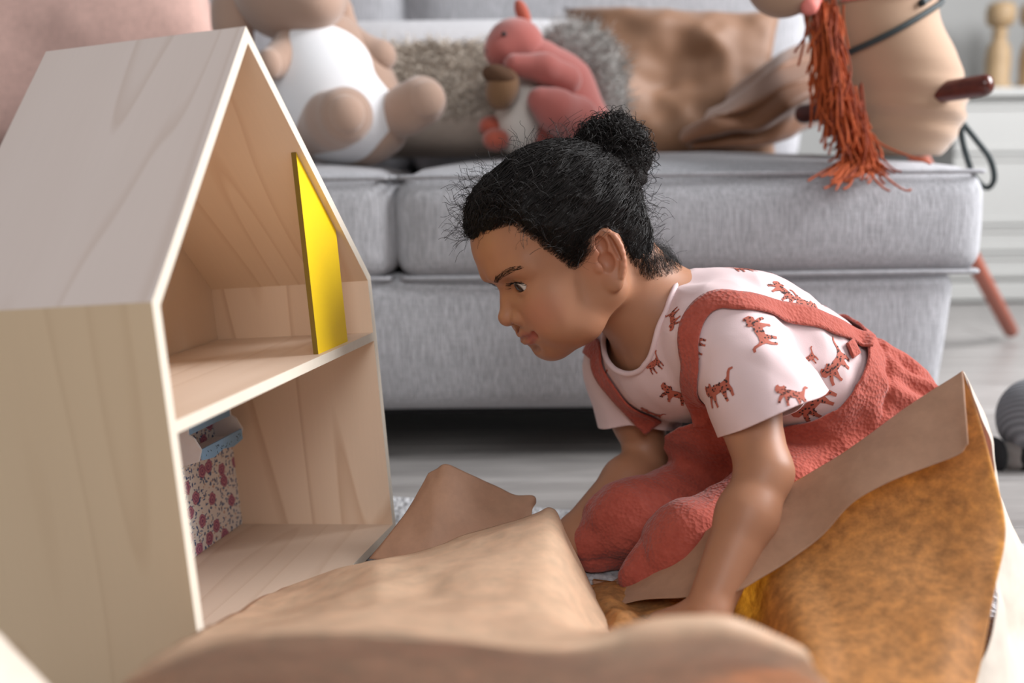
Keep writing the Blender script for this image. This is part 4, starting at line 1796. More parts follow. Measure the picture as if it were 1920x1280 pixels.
def blob(name, F, lo, hi, h, mat, parent, disp=None):
    fn = F if disp is None else (lambda p: F(p) + disp(p))
    v, f = surface(fn, lo, hi, h)
    o = fast_mesh(name, v, f, mat)
    if parent is not None:
        at_origin_of(parent, o)
    return o


def bounds(F, m=.012):
    lo = np.min([o[7] - o[8] for o in F.ops if o[6] == 'u'], 0) - m
    hi = np.max([o[7] + o[8] for o in F.ops if o[6] == 'u'], 0) + m
    return lo, hi


def part(name, F, h, mat, parent, disp=None):
    lo, hi = bounds(F)
    return blob(name, F, lo, hi, h, mat, parent, disp)


# pink linen cushion, left
M_pink = fabric('blush_linen', srgb(214, 176, 164), 1100, .4, .08, .10, stretch=(1, 1, .15))
bm = pillow(.62, .56, .15, 36, wr=.006, seed=3)
o = bm_obj('cushion', bm, M_pink, None, True)
c = P(110, 40, 1.80)
rot_to(o, (c[0] - .03, 1.80, .725), math.radians(-12), math.radians(-10), 0)
tag(o, 'large blush pink linen cushion leaning on the sofa back behind the dollhouse', 'cushion')

# brown satin cushion
M_sat = NT('caramel_satin')
nz = M_sat.noise(M_sat.coord((1, 1, 1)), 5, 4, .6, .6)
M_sat.l(M_sat.mix(nz, srgb(116, 80, 54), srgb(140, 100, 70)), M_sat.b.inputs['Base Color'])
M_sat.b.inputs['Roughness'].default_value = .62
M_sat.b.inputs['Sheen Weight'].default_value = .25
M_sat.l(M_sat.bump(M_sat.noise(M_sat.coord((1, 1, .2)), 500, 2), .15, .0008), M_sat.b.inputs['Normal'])
M_sat = M_sat.m
bm = pillow(.40, .31, .14, 40, pinch=.35, wr=.030, seed=7, fr=9.)
o = bm_obj('cushion', bm, M_sat, None, True)
c = P(1255, 163, 1.89)
rot_to(o, (c[0], 1.88, c[2] - .005), math.radians(-16), math.radians(2), math.radians(-4))
tag(o, 'square caramel brown satin cushion with soft creases leaning on the sofa back', 'cushion')

# caramel throw, bunched beside it
rows = [
    [(1385, 165, 1.80), (1420, 135, 1.79), (1455, 108, 1.78), (1485, 90, 1.80), (1515, 78, 1.84), (1560, 70, 1.88)],
    [(1350, 200, 1.75), (1390, 172, 1.74), (1430, 142, 1.72), (1470, 116, 1.71), (1525, 100, 1.77), (1570, 92, 1.85)],
    [(1315, 228, 1.71), (1360, 208, 1.68), (1410, 185, 1.67), (1470, 150, 1.66), (1530, 125, 1.71), (1575, 115, 1.80)],
    [(1275, 258, 1.71), (1335, 228, 1.66), (1405, 222, 1.65), (1475, 185, 1.62), (1532, 150, 1.66), (1575, 140, 1.75)],
    [(1300, 268, 1.69), (1370, 248, 1.67), (1425, 245, 1.66), (1480, 215, 1.65), (1530, 180, 1.68), (1570, 175, 1.76)],
    [(1290, 275, 1.72), (1360, 272, 1.69), (1420, 268, 1.69), (1470, 255, 1.71), (1520, 230, 1.75), (1560, 225, 1.80)]]
b = sheet([[P(*q) for q in r] for r in rows], 70, 80, 0)
fold = np.sin(np.linspace(0, 1, 70)[:, None] * 24 + 2.5 * vnoise(b * 7, 4)) * .010 + fnoise(b * 15, 6, 2) * .008
b[..., 1] += fold
b[..., 2] = np.maximum(b[..., 2] + fold * .4, SEATZ + .004)
M_thr = plain('caramel_throw', srgb(122, 78, 46), .6, .12, 12, .2, 500, sheen=.3)
o = sheet_obj('throw_blanket', b, M_thr, None, .006)
tag(o, 'crumpled caramel throw blanket bunched on the sofa between brown cushion and hobby horse', 'blanket')

# long cushion: smooth pale band above, shaggy oat-coloured band, darker smooth hem
M_shag = NT('oat_shaggy_cushion')
sx = M_shag.n('ShaderNodeSeparateXYZ')
M_shag.l(M_shag.coord(), sx.inputs[0])
zz = M_shag.math('ADD', sx.outputs[2], M_shag.math('MULTIPLY', M_shag.noise(M_shag.coord(), 30), .012))
spk = M_shag.noise(M_shag.coord(), 70, 4, .7)
shg = M_shag.ramp(spk, [(.38, srgb(158, 142, 128)), (.6, srgb(216, 206, 194))])
top_ = M_shag.mix(spk, srgb(198, 197, 200), srgb(214, 213, 215))
bot_ = M_shag.mix(spk, srgb(166, 152, 140), srgb(182, 168, 156))
c1 = M_shag.mix(M_shag.math('GREATER_THAN', zz, .062), shg, top_)
c1 = M_shag.mix(M_shag.math('GREATER_THAN', zz, -.066), bot_, c1)
M_shag.l(c1, M_shag.b.inputs['Base Color'])
M_shag.b.inputs['Roughness'].default_value = .95
M_shag.l(M_shag.bump(M_shag.noise(M_shag.coord(), 160, 3), .4, .003), M_shag.b.inputs['Normal'])
SH_W, SH_H = .51, .25
bm = pillow(SH_W, SH_H, .15, 36, pinch=.1, crown=.4, seed=5)
cush = bm_obj('cushion', bm, M_shag.m, None, True)
c = P(838, 185, 1.86)
rot_to(cush, (c[0], 1.86, .560), math.radians(-14), 0, 0)
tag(cush, 'long oat cushion with pale top band and shaggy middle behind the bunny and squirrel', 'cushion')
rg2 = np.random.default_rng(8)
S, K = 2600, 8
ux, uz = rg2.uniform(-.24, .24, S), rg2.uniform(-.066, .062, S)
yy_ = -(((1 - np.abs(ux / .256) ** 3.2) * (1 - np.abs(uz / .125) ** 3.2)).clip(0) ** .4) * .075
dirn = rg2.normal(0, .8, (S, 3)) + np.array([0, -.9, -.1])
dirn /= np.linalg.norm(dirn, axis=1)[:, None]
L = rg2.uniform(.010, .02, S)
tn = np.linspace(0, 1, K)
p0 = np.stack([ux, yy_, uz], 1)
pp = p0[:, None] + (dirn * L[:, None])[:, None] * tn[None, :, None] + rg2.normal(0, .005, (S, 3))[:, None] * np.sin(tn * 4)[None, :, None]
v, f = strands(pp, .0011)
loopA = plain('oat_yarn', srgb(208, 196, 182), .9, .25, 40)
o = fast_mesh('shaggy_pile', v, f, loopA)
o['kind'] = 'stuff'
o.parent = cush

# plush bunny ------------------------------------------------------------
M_beige = plain('beige_plush', srgb(172, 142, 124), .95, .1, 14, .25, 400, sheen=.5)
M_beige2 = plain('pale_pink_plush', srgb(178, 148, 130), .95, .08, 14, .25, 400, sheen=.5)
M_cream = plain('white_plush', srgb(240, 240, 242), .95, .03, 14, .2, 400, sheen=.4)
M_black = plain('black_thread', srgb(24, 22, 22), .5)
BD = 1.62
bun_t = thing('plush_bunny', 'floppy beige plush bunny with white tummy slumped on the sofa', 'plush toy', (-.26, BD, SEATZ))
F = Field()
F.ell(P(640, 190, BD), (.095, .08, .105), euler_m(0, math.radians(-18), 0), .02)
F.ell(P(600, 110, BD), (.078, .066, .075), None, .03)
F.ell(P(690, 250, BD - .01), (.06, .06, .04), None, .03)
part('body', F, .005, M_beige, bun_t)
F = Field()
F.ell(P(612, 170, BD - .018), (.093, .076, .112), euler_m(0, math.radians(-24), 0), .02)
F.ell(P(664, 225, BD - .02), (.072, .076, .062), None, .03)
tm = part('tummy', F, .005, M_cream, bun_t)
tm['label'] = 'white plush tummy'
F = Field()
F.ell(P(545, -12, BD - .01), (.088, .08, .072), None, .03)
F.ell(P(590, 10, BD - .055), (.040, .040, .034), None, .03)
hdm = part('head', F, .005, M_beige, bun_t)
for sx_ in (-1, 1):
    F = Field()
    F.ell(P(556 + 24 * sx_, -44, BD - .085), (.006, .004, .006))
    e_ = part('eye', F, .002, M_black, bun_t)
F = Field()
F.ell(P(598, -14, BD - .094), (.010, .005, .006))
part('nose', F, .002, M_black, bun_t)
for pts, rr_ in (([(500, -60, BD + .02), (446, -20, BD + .0), (436, 40, BD - .01), (450, 105, BD - .01)], [.02, .028, .032, .02]), ([(590, -60, BD + .03), (628, 0, BD + .03), (652, 62, BD + .025), (668, 92, BD + .02)], [.02, .02, .017, .010])):
    F = Field()
    F.chain(catmull([P(*q) for q in pts], 8), np.interp(np.linspace(0, 3, 8), range(4), rr_), .01)
    part('ear', F, .005, M_beige, bun_t)
for pts, rr_ in (([(560, 70, BD - .02), (530, 110, BD - .06), (510, 120, BD - .085)], [.03, .026, .024]), ([(640, 60, BD), (680, 95, BD - .01), (712, 105, BD - .015)], [.026, .024, .026])):
    F = Field()
    F.chain([P(*q) for q in pts], rr_, .01)
    part('arm', F, .0045, M_beige, bun_t)
F = Field()
F.ell(P(506, 120, BD - .10), (.018, .014, .022))
part('paw_pad', F, .004, M_beige2, bun_t)
for pts, rr_, pad in (([(590, 245, BD - .02), (625, 225, BD - .09), (646, 217, BD - .12)], [.042, .042, .042], (648, 214, BD - .148)), ([(720, 230, BD - .01), (765, 205, BD - .05), (790, 190, BD - .06)], [.036, .036, .038], (800, 186, BD - .085))):
    F = Field()
    F.chain([P(*q) for q in pts], rr_, .012)
    lg = part('leg', F, .005, M_beige, bun_t)
    F = Field()
    F.ell(P(*pad), (.028, .018, .028), None, .01)
    q_ = part('foot_pad', F, .004, M_beige2, bun_t)

# plush squirrel ------------------------------------------------------------
M_rose = plain('rose_plush', srgb(170, 92, 84), .95, .1, 14, .25, 400, sheen=.5)
M_red = plain('brick_red_plush', srgb(176, 84, 64), .95, .1, 14, .25, 400, sheen=.4)
M_acorn = plain('brown_plush', srgb(122, 88, 58), .95, .1, 14, .25, 400, sheen=.3)
M_cap_ = plain('dark_brown_plush', srgb(88, 60, 40), .95, .1, 30, .3, 300)
M_offw = plain('off_white_plush', srgb(206, 198, 190), .95, .05, 14, .2, 400)
SD = 1.66
sq = thing('plush_squirrel', 'rose pink plush squirrel hugging a brown acorn, with bushy grey tail, on the sofa', 'plush toy', (.02, SD, SEATZ))
F = Field()
F.chain([P(1005, 120, SD), P(1040, 170, SD), P(1075, 235, SD + .01)], [.040, .058, .060], .03)
F.ell(P(1030, 235, SD), (.075, .06, .055), None, .03)
part('body', F, .0045, M_rose, sq)
F = Field()
F.ell(P(978, 215, SD - .03), (.042, .045, .066), euler_m(0, math.radians(12), 0), .02)
tb_ = part('tummy', F, .0045, M_offw, sq)
tb_['label'] = 'off-white plush tummy'
F = Field()
F.ell(P(966, 84, SD - .01), (.046, .046, .042), None, .02)
F.ell(P(938, 98, SD - .03), (.024, .028, .022), None, .02)
part('head', F, .004, M_rose, sq)
for q, rr_ in (((980, 26, SD - .005), (.011, .010, .024)),):
    F = Field()
    F.ell(P(*q), rr_, euler_m(0, math.radians(-22), 0))
    e_ = part('ear', F, .003, M_red, sq)
for q, rr_ in (((945, 64, SD - .054), .0042), ((916, 96, SD - .04), .0055)):
    F = Field()
    F.ell(P(*q), rr_)
    part('eye' if rr_ < .005 else 'nose', F, .0015, M_black, sq)
F = Field()
F.chain([P(1060, 150, SD - .05), P(1020, 128, SD - .075), P(965, 122, SD - .085)], [.026, .022, .017], .01)
part('arm', F, .004, M_rose, sq)
F = Field()
F.chain([P(950, 170, SD + .01), P(935, 165, SD - .05)], [.02, .016], .01)
part('arm', F, .004, M_rose, sq)
F = Field()
F.chain([P(1075, 225, SD - .055), P(1040, 205, SD - .09), P(1012, 188, SD - .095)], [.040, .030, .020], .015)
part('leg', F, .004, M_rose, sq)
for q in ((930, 262, SD - .06), (922, 238, SD - .03)):
    F = Field()
    F.ell(P(*q), (.022, .03, .018), None, .01)
    part('foot', F, .004, M_red, sq)
F = Field()
F.ell(P(942, 166, SD - .088), (.026, .026, .034), euler_m(0, math.radians(20), 0), .01)
part('acorn', F, .004, M_acorn, sq)
F = Field()
F.ell(P(938, 144, SD - .088), (.029, .029, .017), euler_m(0, math.radians(20), 0), .01)
part('acorn_cap', F, .004, M_cap_, sq)
M_grey = plain('grey_fur', srgb(150, 146, 142), .95, .35, 26, .4, 200)
F = Field()
F.chain(catmull([P(1110, 255, SD + .05), P(1125, 190, SD + .06), P(1112, 125, SD + .06), P(1070, 95, SD + .05), P(1045, 110, SD + .04)], 9), [.035, .038, .04, .042, .044, .042, .04, .034, .026], .01)
tl = part('tail', F, .005, M_grey, sq, lambda p: .004 * fnoise(np.asarray(p) * 55, 4, 2))
vt = np.array([v.co[:] for v in tl.data.vertices])
nt = np.array([v.normal[:] for v in tl.data.vertices])
sel = rg2.integers(0, len(vt), 2600)
p0, n0 = vt[sel], nt[sel]
dirn = n0 + rg2.normal(0, .45, n0.shape)
L = rg2.uniform(.008, .02, len(sel))
tn = np.linspace(0, 1, 6)
pp = p0[:, None] + (dirn * L[:, None])[:, None] * tn[None, :, None] + rg2.normal(0, .003, n0.shape)[:, None] * (tn ** 2)[None, :, None]
v, f = strands(pp, np.linspace(.0009, .0003, 6)[None])
M_fur = plain('grey_fur_tip', srgb(172, 168, 164), .9, .3, 60)
o = fast_mesh('fur', v, f, M_fur)
o['kind'] = 'stuff'
o.parent = tl

# hobby horse -----------------------------------------------------------------
M_horse = plain('tan_horse_felt', srgb(172, 140, 114), .9, .05, 10, .25, 700, sheen=.4)
M_mahog = NT('mahogany_dowel')
nz = M_mahog.noise(M_mahog.coord((6, 1, 6)), 25, 4, .6)
M_mahog.l(M_mahog.mix(nz, srgb(58, 22, 16), srgb(104, 46, 34)), M_mahog.b.inputs['Base Color'])
M_mahog.b.inputs['Roughness'].default_value = .22
M_mahog = M_mahog.m
M_terra = plain('terracotta_pole', srgb(160, 86, 66), .55, .06, 20)
M_pinkband = plain('pink_webbing', srgb(224, 128, 118), .7, .06, 200)
M_rope = plain('dark_green_cord', srgb(44, 54, 56), .7, .2, 300, .4, 900)
HDp = 1.53
hh = thing('hobby_horse', 'tan fabric hobby horse with rust yarn mane propped on the right end of the sofa', 'hobby horse', (.56, HDp, .44))
axis = [(1640, -70, 1.50, .104), (1632, -20, 1.50, .098), (1634, 40, 1.50, .096), (1660, 110, 1.51, .102), (1684, 180, 1.52, .099), (1692, 235, 1.53, .087), (1690, 276, 1.53, .070), (1692, 292, 1.53, .056)]
ctr = catmull([P(*q[:3]) for q in axis], 40)
rad = catmull(np.array([[q[3]] for q in axis]), 40)[:, 0]
th = np.linspace(0, 2 * np.pi, 48, endpoint=False)
rgt = np.array([.98, .18, 0])
nrmv = np.array([-.18, .98, 0])
v = ctr[:, None] + rad[:, None, None] * (np.cos(th)[None, :, None] * rgt + .88 * np.sin(th)[None, :, None] * nrmv)
dvz = v.reshape(-1, 3)
cre = .0035 * np.sin(dvz[:, 2] * 190 + 14 * dvz[:, 0] + 2 * vnoise(dvz * 14, 2)) * np.exp(-((dvz[:, 2] - .495) / .045) ** 2)
out_ = dvz - np.repeat(ctr, 48, 0)
out_ /= np.linalg.norm(out_, axis=1)[:, None]
dvz = dvz + out_ * cre[:, None]
f = grid_faces(40, 48, True).tolist() + [[39 * 48 + k for k in range(48)], list(range(48))[::-1]]
at_origin_of(hh, mesh('neck', dvz, [q[::-1] for q in f], M_horse))
F = Field()
F.chain([P(1660, -130, 1.50), P(1560, -95, 1.46), P(1470, -40, 1.43)], [.085, .072, .052], .03)
part('head', F, .006, M_horse, hh)
for sx_ in (-.05, .05):
    F = Field()
    q = P(1690, -210, 1.50)
    F.chain([q + rgt * .02 + nrmv * sx_, q + nrmv * sx_ + np.array([.01, 0, .07])], [.022, .006], .01)
    part('ear', F, .004, M_horse, hh)
    F = Field()
    F.ell(P(1575, -130, 1.46) + nrmv * sx_ * 1.3, .008)
    part('eye', F, .002, M_black, hh)
# handle
ha, hb = P(1494, 216, 1.60), P(1862, 157, 1.40)
tdir = (hb - ha) / np.linalg.norm(hb - ha)
Lh = np.linalg.norm(hb - ha)
prof = [(0, .004), (.001, .009), (.004, .0125), (.009, .0145), (.014, .015), (Lh - .014, .015), (Lh - .009, .0145), (Lh - .004, .0125), (Lh - .001, .009), (Lh, .004)]
v, f = tube([ha + tdir * a for a, _ in prof], [r for _, r in prof], 24)
at_origin_of(hh, mesh('handle', v, f, M_mahog))
# pole down behind the sofa end
pa, pb = P(1896, 622, 2.42), P(1830, 497, 2.12)
pd = pa - pb
topp = pb - pd * 1.75
print('pole top', topp, proj(topp), 'end', pa)
v, f = tube([pa + pd * .0, pa - pd * .01, (pa + topp) / 2, topp], [.012, .0165, .0165, .0165], 18)
at_origin_of(hh, mesh('pole', v, f, M_terra))
# bridle, tongue-pink tab and reins


def around(zpx_l, zpx_r, lift=.003, n=60):
    """ring round the neck through a left and a right picture height"""
    out = []
    for k in range(n + 1):
        a = 2 * np.pi * k / n
        w_ = .5 + .5 * math.cos(a)
        py = zpx_l * (1 - w_) + zpx_r * w_
        ys = proj(ctr)[:, 1]
        i = np.interp(py, ys, np.arange(40))
        c_ = np.array([np.interp(i, np.arange(40), ctr[:, j]) for j in range(3)])
        r_ = np.interp(i, np.arange(40), rad) + lift
        out.append(c_ + r_ * (math.cos(a) * rgt + .88 * math.sin(a) * nrmv))
    return np.array(out)


v, f = tube(around(14, -4, .003), .0045, 8, False)
at_origin_of(hh, mesh('bridle', v, f, M_pinkband))
F = Field()
F.chain([P(1530, -10, 1.41), P(1518, 12, 1.40)], [.010, .012], .004)
tg_ = part('tongue', F, .003, M_pinkband, hh)
v, f = tube(around(118, 2, .004), .0042, 8, False)
at_origin_of(hh, mesh('rein', v, f, M_rope))
kx = [(1742, 4, 1.49), (1752, 30, 1.50), (1768, 75, 1.52), (1784, 125, 1.53), (1794, 165, 1.535), (1800, 210, 1.54), (1803, 255, 1.55), (1812, 292, 1.56), (1826, 330, 1.60), (1850, 352, 1.62), (1864, 335, 1.60), (1856, 298, 1.58), (1830, 262, 1.56), (1806, 232, 1.55), (1796, 216, 1.545)]
v, f = tube(catmull([P(*q) for q in kx], 90), .0046, 8)
at_origin_of(hh, mesh('rein', v, f, M_rope))
v, f = tube(catmull([P(1728, 6, 1.42), P(1740, -2, 1.44), P(1752, 4, 1.47), P(1742, 12, 1.46), P(1732, 4, 1.44)], 24), .005, 8)
at_origin_of(hh, mesh('rein_knot', v, f, M_rope))
# yarn mane
M_yarn = plain('rust_yarn', srgb(168, 74, 26), .85, .3, 60, .3, 900)
M_yarn_d = plain('dark_rust_yarn', srgb(132, 52, 20), .85, .3, 60)
S, K = 420, 12
spine = catmull([P(1545, -30, 1.42), P(1552, 30, 1.41), P(1558, 90, 1.41), P(1582, 150, 1.415), P(1604, 205, 1.42), P(1612, 250, 1.425)], 60)
ii = rg2.integers(0, 60, S)
p0 = spine[ii] + np.stack([rg2.normal(0, .009, S), rg2.normal(0, .006, S), rg2.normal(0, .008, S)], 1)
L = rg2.uniform(.05, .10, S)
tn = np.linspace(0, 1, K)
lx = rg2.normal(.002, .011, S) + .012 * (ii / 60)
dz = -L[:, None] * tn[None]
px_ = lx[:, None] * tn[None] ** 1.2
py_ = rg2.normal(-.012, .010, S)[:, None] * np.sin(tn * 2.2)[None]
pp = np.stack([p0[:, 0, None] + px_, p0[:, 1, None] + py_, p0[:, 2, None] + dz], -1)
pp += rg2.normal(0, .004, (S, 1, 3)) * np.sin(tn * 5)[None, :, None]
lowz = .440 + rg2.uniform(0, .012, S)[:, None]
under = np.maximum(lowz - pp[..., 2], 0)
pp[..., 2] = np.maximum(pp[..., 2], lowz)
pp[..., 0] += under * rg2.choice([-1., .35, -.6], S)[:, None] * .9
pp[..., 1] -= under * .55
fz = pp[..., 1] < 1.43                                # ends hanging over the front edge of the cushion
pp[..., 2] -= np.where(fz, (1.43 - pp[..., 1]) * .9, 0)
h1 = rg2.random(S) < .7
for sel, m_ in ((h1, M_yarn), (~h1, M_yarn_d)):
    v, f = strands(pp[sel], .0016, 4)
    o = fast_mesh('mane', v, f, m_)
    o['kind'] = 'stuff'
    at_origin_of(hh, o)

# plush toy at the right picture edge --------------------------------------------
M_rib = NT('grey_ribbed_knit')
wvt = M_rib.n('ShaderNodeTexWave')
wvt.wave_type = 'BANDS'
wvt.bands_direction = 'DIAGONAL'
wvt.inputs['Scale'].default_value = 55
M_rib.l(M_rib.coord(), wvt.inputs['Vector'])
M_rib.l(M_rib.mix(wvt.outputs['Fac'], srgb(108, 110, 114), srgb(142, 144, 148)), M_rib.b.inputs['Base Color'])
M_rib.b.inputs['Roughness'].default_value = .95
M_rib.l(M_rib.bump(wvt.outputs['Fac'], .6, .004), M_rib.b.inputs['Normal'])
M_blk = plain('black_plush', srgb(30, 30, 32), .9, .2, 30, .3, 300)
M_gry = plain('grey_plush_pile', srgb(128, 122, 118), .95, .35, 60, .4, 200)
GD = 1.36
gp = thing('plush_toy', 'grey ribbed plush toy with black and grey paw on the floor at right picture edge', 'plush toy', (.72, GD, 0))
bc = P(1945, 785, GD)
F = Field()
F.ell(bc, (.052, .06, .058), None, .02)
F.ell(bc + np.array([.06, .02, -.01]), (.07, .06, .058), None, .02)
part('body', F, .005, M_rib.m, gp)
F = Field()
F.chain([P(1900, 856, GD - .01), bc + np.array([.02, 0, -.03])], [.024, .03], .01)
part('paw', F, .004, M_gry, gp, lambda p: .002 * fnoise(np.asarray(p) * 90, 4, 2))
for dxp, rr_ in ((1866, .021), (1912, .026)):
    F = Field()
    F.ell(P(dxp, 853, GD - .012), (.012 if dxp < 1880 else .015, .026, .026), None, .01)
    q_ = part('paw_stripe', F, .004, M_blk, gp)
    q_['label'] = 'black plush stripe'
# ------------------------------------------------------------------ kraft wrapping paper
M_kraft = paper('kraft_paper', srgb(226, 202, 172), .44, srgb(240, 178, 104), .10, .5)
M_kraftB = paper('kraft_paper_inner', srgb(230, 178, 122), .70, srgb(255, 198, 108), .26, .6, 95.)
M_kraftC = paper('kraft_paper_shaded', srgb(180, 140, 114), .15, srgb(190, 130, 80), .08, .55)  # darker copy of the kraft, shade is put into its colour


def psheet(name, rows, nu, nv, cr, fr, seed, mat, parent=None, thick=.0006, zmin=.0012):
    b = sheet([[(P(*q) if q[2] > .1 else Pz(*q)) for q in r] for r in rows], nu, nv, cr, fr, seed)
    b[..., 2] = np.maximum(b[..., 2], zmin + .001 * np.abs(vnoise(b * 20, 3)))
    return sheet_obj(name, b, mat, parent, thick)


# big sheet in the foreground: its ridge runs from the dollhouse to the child's hand
rows = [
    [(560, 1105, .86), (690, 1062, .88), (790, 1036, .90), (900, 995, .91), (1005, 968, .92), (1034, 962, .925), (1052, 995, .93), (1090, 1075, .90), (1125, 1150, .86)],
    [(500, 1128, .80), (650, 1085, .80), (790, 1062, .80), (900, 1030, .81), (1000, 1000, .82), (1045, 1010, .83), (1075, 1060, .84), (1105, 1120, .83), (1135, 1175, .81)],
    [(420, 1165, .70), (620, 1130, .70), (790, 1115, .70), (900, 1095, .70), (1000, 1080, .71), (1050, 1085, .73), (1085, 1115, .75), (1115, 1160, .76), (1150, 1205, .75)],
    [(360, 1190, .60), (560, 1170, .58), (760, 1175, .57), (900, 1180, .57), (1000, 1180, .58), (1060, 1180, .60), (1100, 1190, .63), (1140, 1205, .66), (1190, 1225, .68)],
    [(300, 1225, .50), (480, 1188, .485), (700, 1182, .48), (850, 1190, .48), (1000, 1205, .48), (1100, 1200, .49), (1200, 1182, .50), (1330, 1176, .51), (1450, 1205, .53)],
    [(240, 1275, .48), (440, 1205, .472), (690, 1196, .468), (850, 1210, .468), (1000, 1230, .468), (1120, 1222, .478), (1230, 1200, .488), (1370, 1200, .498), (1540, 1270, .52)],
    [(200, 1340, .52), (420, 1270, .515), (690, 1255, .51), (850, 1270, .51), (1000, 1285, .51), (1130, 1275, .515), (1260, 1255, .52), (1400, 1270, .53), (1600, 1350, .55)],
    [(180, 1480, .60), (420, 1400, .60), (690, 1390, .60), (850, 1390, .60), (1000, 1390, .60), (1130, 1390, .60), (1260, 1390, .60), (1400, 1400, .61), (1640, 1480, .61)]]
fgp = psheet('wrapping_paper', rows, 110, 130, .009, 12., 3, M_kraft)
tag(fgp, 'large crumpled pale kraft wrapping paper in the near foreground in front of the dollhouse', 'wrapping paper')

# brown flap standing behind it
rows = [
    [(806, 890, .985), (822, 880, .985), (838, 871, .985), (880, 888, .99), (935, 911, 1.0), (968, 928, 1.0), (999, 930, 1.0), (1003, 942, 1.0)],
    [(770, 945, .965), (800, 925, .965), (835, 915, .965), (880, 928, .97), (925, 942, .98), (962, 952, .98), (985, 958, .985), (997, 962, .985)],
    [(730, 1000, .945), (775, 985, .945), (830, 975, .945), (880, 978, .95), (930, 985, .955), (965, 990, .96), (985, 1000, .965), (1000, 1010, .965)],
    [(692, 1047, .93), (760, 1055, .92), (830, 1060, .92), (880, 1062, .925), (930, 1065, .93), (965, 1070, .93), (990, 1080, .93), (1010, 1090, .93)]]
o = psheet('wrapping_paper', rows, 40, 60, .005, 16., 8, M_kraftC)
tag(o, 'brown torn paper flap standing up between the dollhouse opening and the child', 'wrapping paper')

# right-hand sheet: deep trough with a folded-over rim
fold = [(1112, 1112, .95), (1180, 1078, .935), (1260, 1036, .91), (1340, 992, .89), (1420, 945, .878), (1490, 905, .872), (1580, 850, .866), (1680, 780, .858), (1760, 727, .852), (1806, 697, .85)]
r1 = [(1160, 1150, .002), (1215, 1128, .004), (1280, 1100, .008), (1350, 1062, .02), (1430, 1020, .845), (1510, 980, .842), (1600, 930, .84), (1700, 870, .838), (1780, 812, .835), (1832, 770, .832)]
r2 = [(1190, 1180, .002), (1245, 1165, .002), (1305, 1145, .004), (1375, 1120, .012), (1450, 1085, .805), (1535, 1050, .80), (1630, 1010, .80), (1730, 960, .80), (1810, 905, .80), (1860, 870, .80)]
r3 = [(1215, 1215, .002), (1270, 1205, .002), (1330, 1192, .003), (1395, 1175, .006), (1475, 1150, .75), (1560, 1125, .75), (1655, 1095, .75), (1755, 1060, .755), (1835, 1020, .76), (1884, 1000, .765)]
r4 = [(1250, 1262, .002), (1300, 1256, .002), (1360, 1248, .003), (1420, 1238, .010), (1500, 1222, .685), (1585, 1205, .69), (1675, 1185, .695), (1765, 1155, .70), (1830, 1125, .71), (1866, 1105, .715)]
r5 = [(1260, 1330, .66), (1320, 1326, .65), (1385, 1322, .64), (1450, 1318, .635), (1525, 1310, .635), (1605, 1300, .64), (1690, 1290, .645), (1765, 1280, .65), (1808, 1272, .66), (1830, 1265, .665)]
r6 = [(1300, 1400, .62), (1360, 1396, .61), (1420, 1392, .60), (1480, 1388, .60), (1550, 1384, .60), (1625, 1380, .605), (1700, 1376, .61), (1760, 1372, .61), (1790, 1368, .62), (1805, 1364, .625)]
rp = thing('wrapping_paper', 'brown kraft paper on the right with folded rim, glowing orange where daylight shines through', 'wrapping paper', (.3, .85, 0))
at_origin_of(rp, psheet('inner_sheet', [fold, r1, r2, r3, r4, r5, r6], 90, 90, .004, 9., 12, M_kraftB))
# folded-over rim, hanging in front of the inner sheet
fl0 = [(x, y - 1, d - .003) for x, y, d in fold]
low_ = [(1135, 1150, .90), (1205, 1130, .885), (1290, 1120, .855), (1370, 1115, .83), (1432, 1078, .828), (1535, 1005, .832), (1600, 938, .834), (1700, 888, .832), (1795, 855, .828), (1818, 835, .828)]
mid_ = [((a[0] + b[0]) / 2, (a[1] + b[1]) / 2, (a[2] + b[2]) / 2 - .022) for a, b in zip(fl0, low_)]
lowF = [(x, y, d - .036) for x, y, d in low_]
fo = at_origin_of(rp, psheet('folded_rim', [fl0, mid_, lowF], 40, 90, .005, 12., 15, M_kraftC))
fo['label'] = 'folded-over paper rim, pinkish brown'
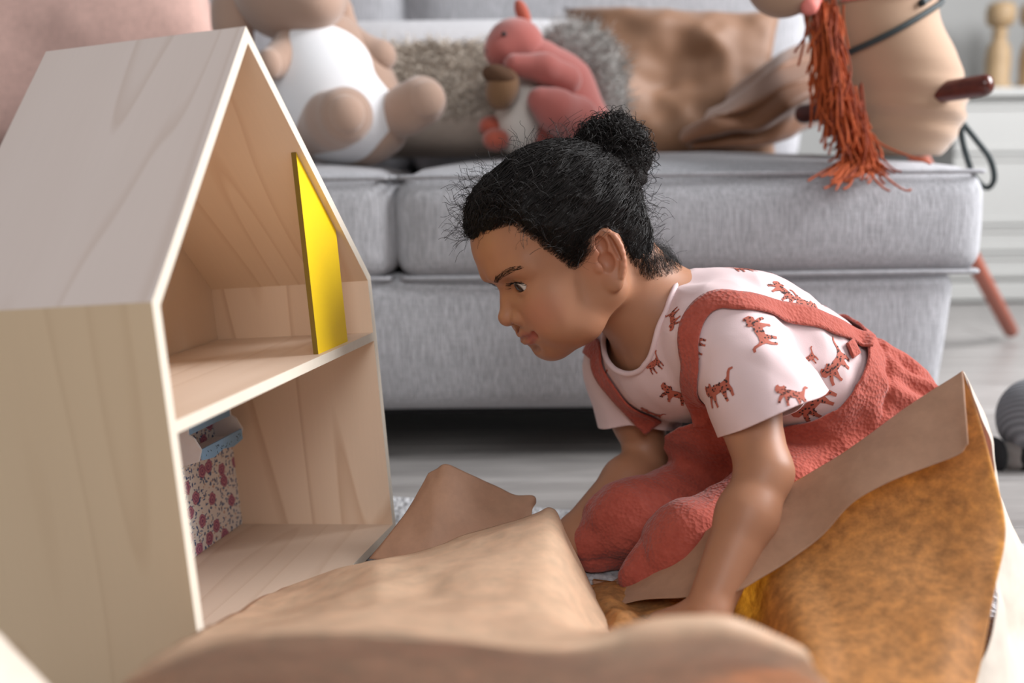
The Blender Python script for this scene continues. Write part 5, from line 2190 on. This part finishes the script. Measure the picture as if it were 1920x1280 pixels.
# pale outside of the right edge, falling to the rug
edge = [(1806, 697, .85), (1834, 770, .832), (1862, 870, .80), (1886, 1000, .765), (1868, 1105, .715), (1832, 1265, .665), (1808, 1364, .625)]
ro = [(1808, 699, .855), (1842, 775, .842), (1872, 880, .82), (1894, 1010, .79), (1896, 1115, .755), (1890, 1270, .70), (1880, 1364, .66)]
ro2 = [(1812, 720, .865), (1850, 800, .862), (1884, 930, .855), (1905, 1060, .84), (1925, 1160, .80), (1945, 1270, .74), (1950, 1364, .70)]
ro3 = [(1820, 760, .875), (1862, 860, .885), (1900, 1010, .885), (1925, 1110, .865), (1960, 1190, .84), (1990, 1280, .79), (2000, 1370, .74)]
M_kraftL = paper('kraft_paper_outer', srgb(234, 222, 206), .2, srgb(210, 150, 90), .06, .35)  # paler kraft copy, daylight on the outer side is put into its colour
at_origin_of(rp, psheet('outer_sheet', [edge, ro, ro2, ro3], 60, 90, .012, 16., 18, M_kraftL))

# crumpled paper lying on the rug between the hands
rows = [
    [(1085, 1105, .93), (1130, 1098, .93), (1180, 1100, .92), (1240, 1105, .90), (1300, 1110, .88)],
    [(1095, 1125, .88), (1140, 1112, .87), (1195, 1128, .865), (1250, 1135, .86), (1310, 1140, .85)],
    [(1105, 1160, .83), (1150, 1140, .82), (1200, 1155, .82), (1260, 1160, .81), (1320, 1165, .80)],
    [(1120, 1200, .77), (1165, 1185, .77), (1210, 1190, .76), (1270, 1200, .75), (1330, 1205, .74)]]
o = psheet('wrapping_paper', rows, 70, 90, .007, 42., 23, M_kraftB)
tag(o, 'small crumpled brown paper lying flat between the hands of the child', 'wrapping paper')

# pale corner of cardboard in the lower left
rows = [
    [(-60, 1150, .50), (-10, 1185, .50), (25, 1222, .50), (60, 1258, .50), (100, 1300, .50)],
    [(-80, 1200, .48), (-20, 1240, .48), (15, 1275, .48), (45, 1305, .48), (80, 1340, .48)],
    [(-90, 1280, .46), (-30, 1320, .46), (10, 1350, .46), (35, 1375, .46), (60, 1400, .46)]]
o = psheet('cardboard_flap', rows, 20, 30, .002, 6., 31, M_kraftL, thick=.003)
tag(o, 'pale blurred cardboard corner at the lower left picture edge', 'cardboard')
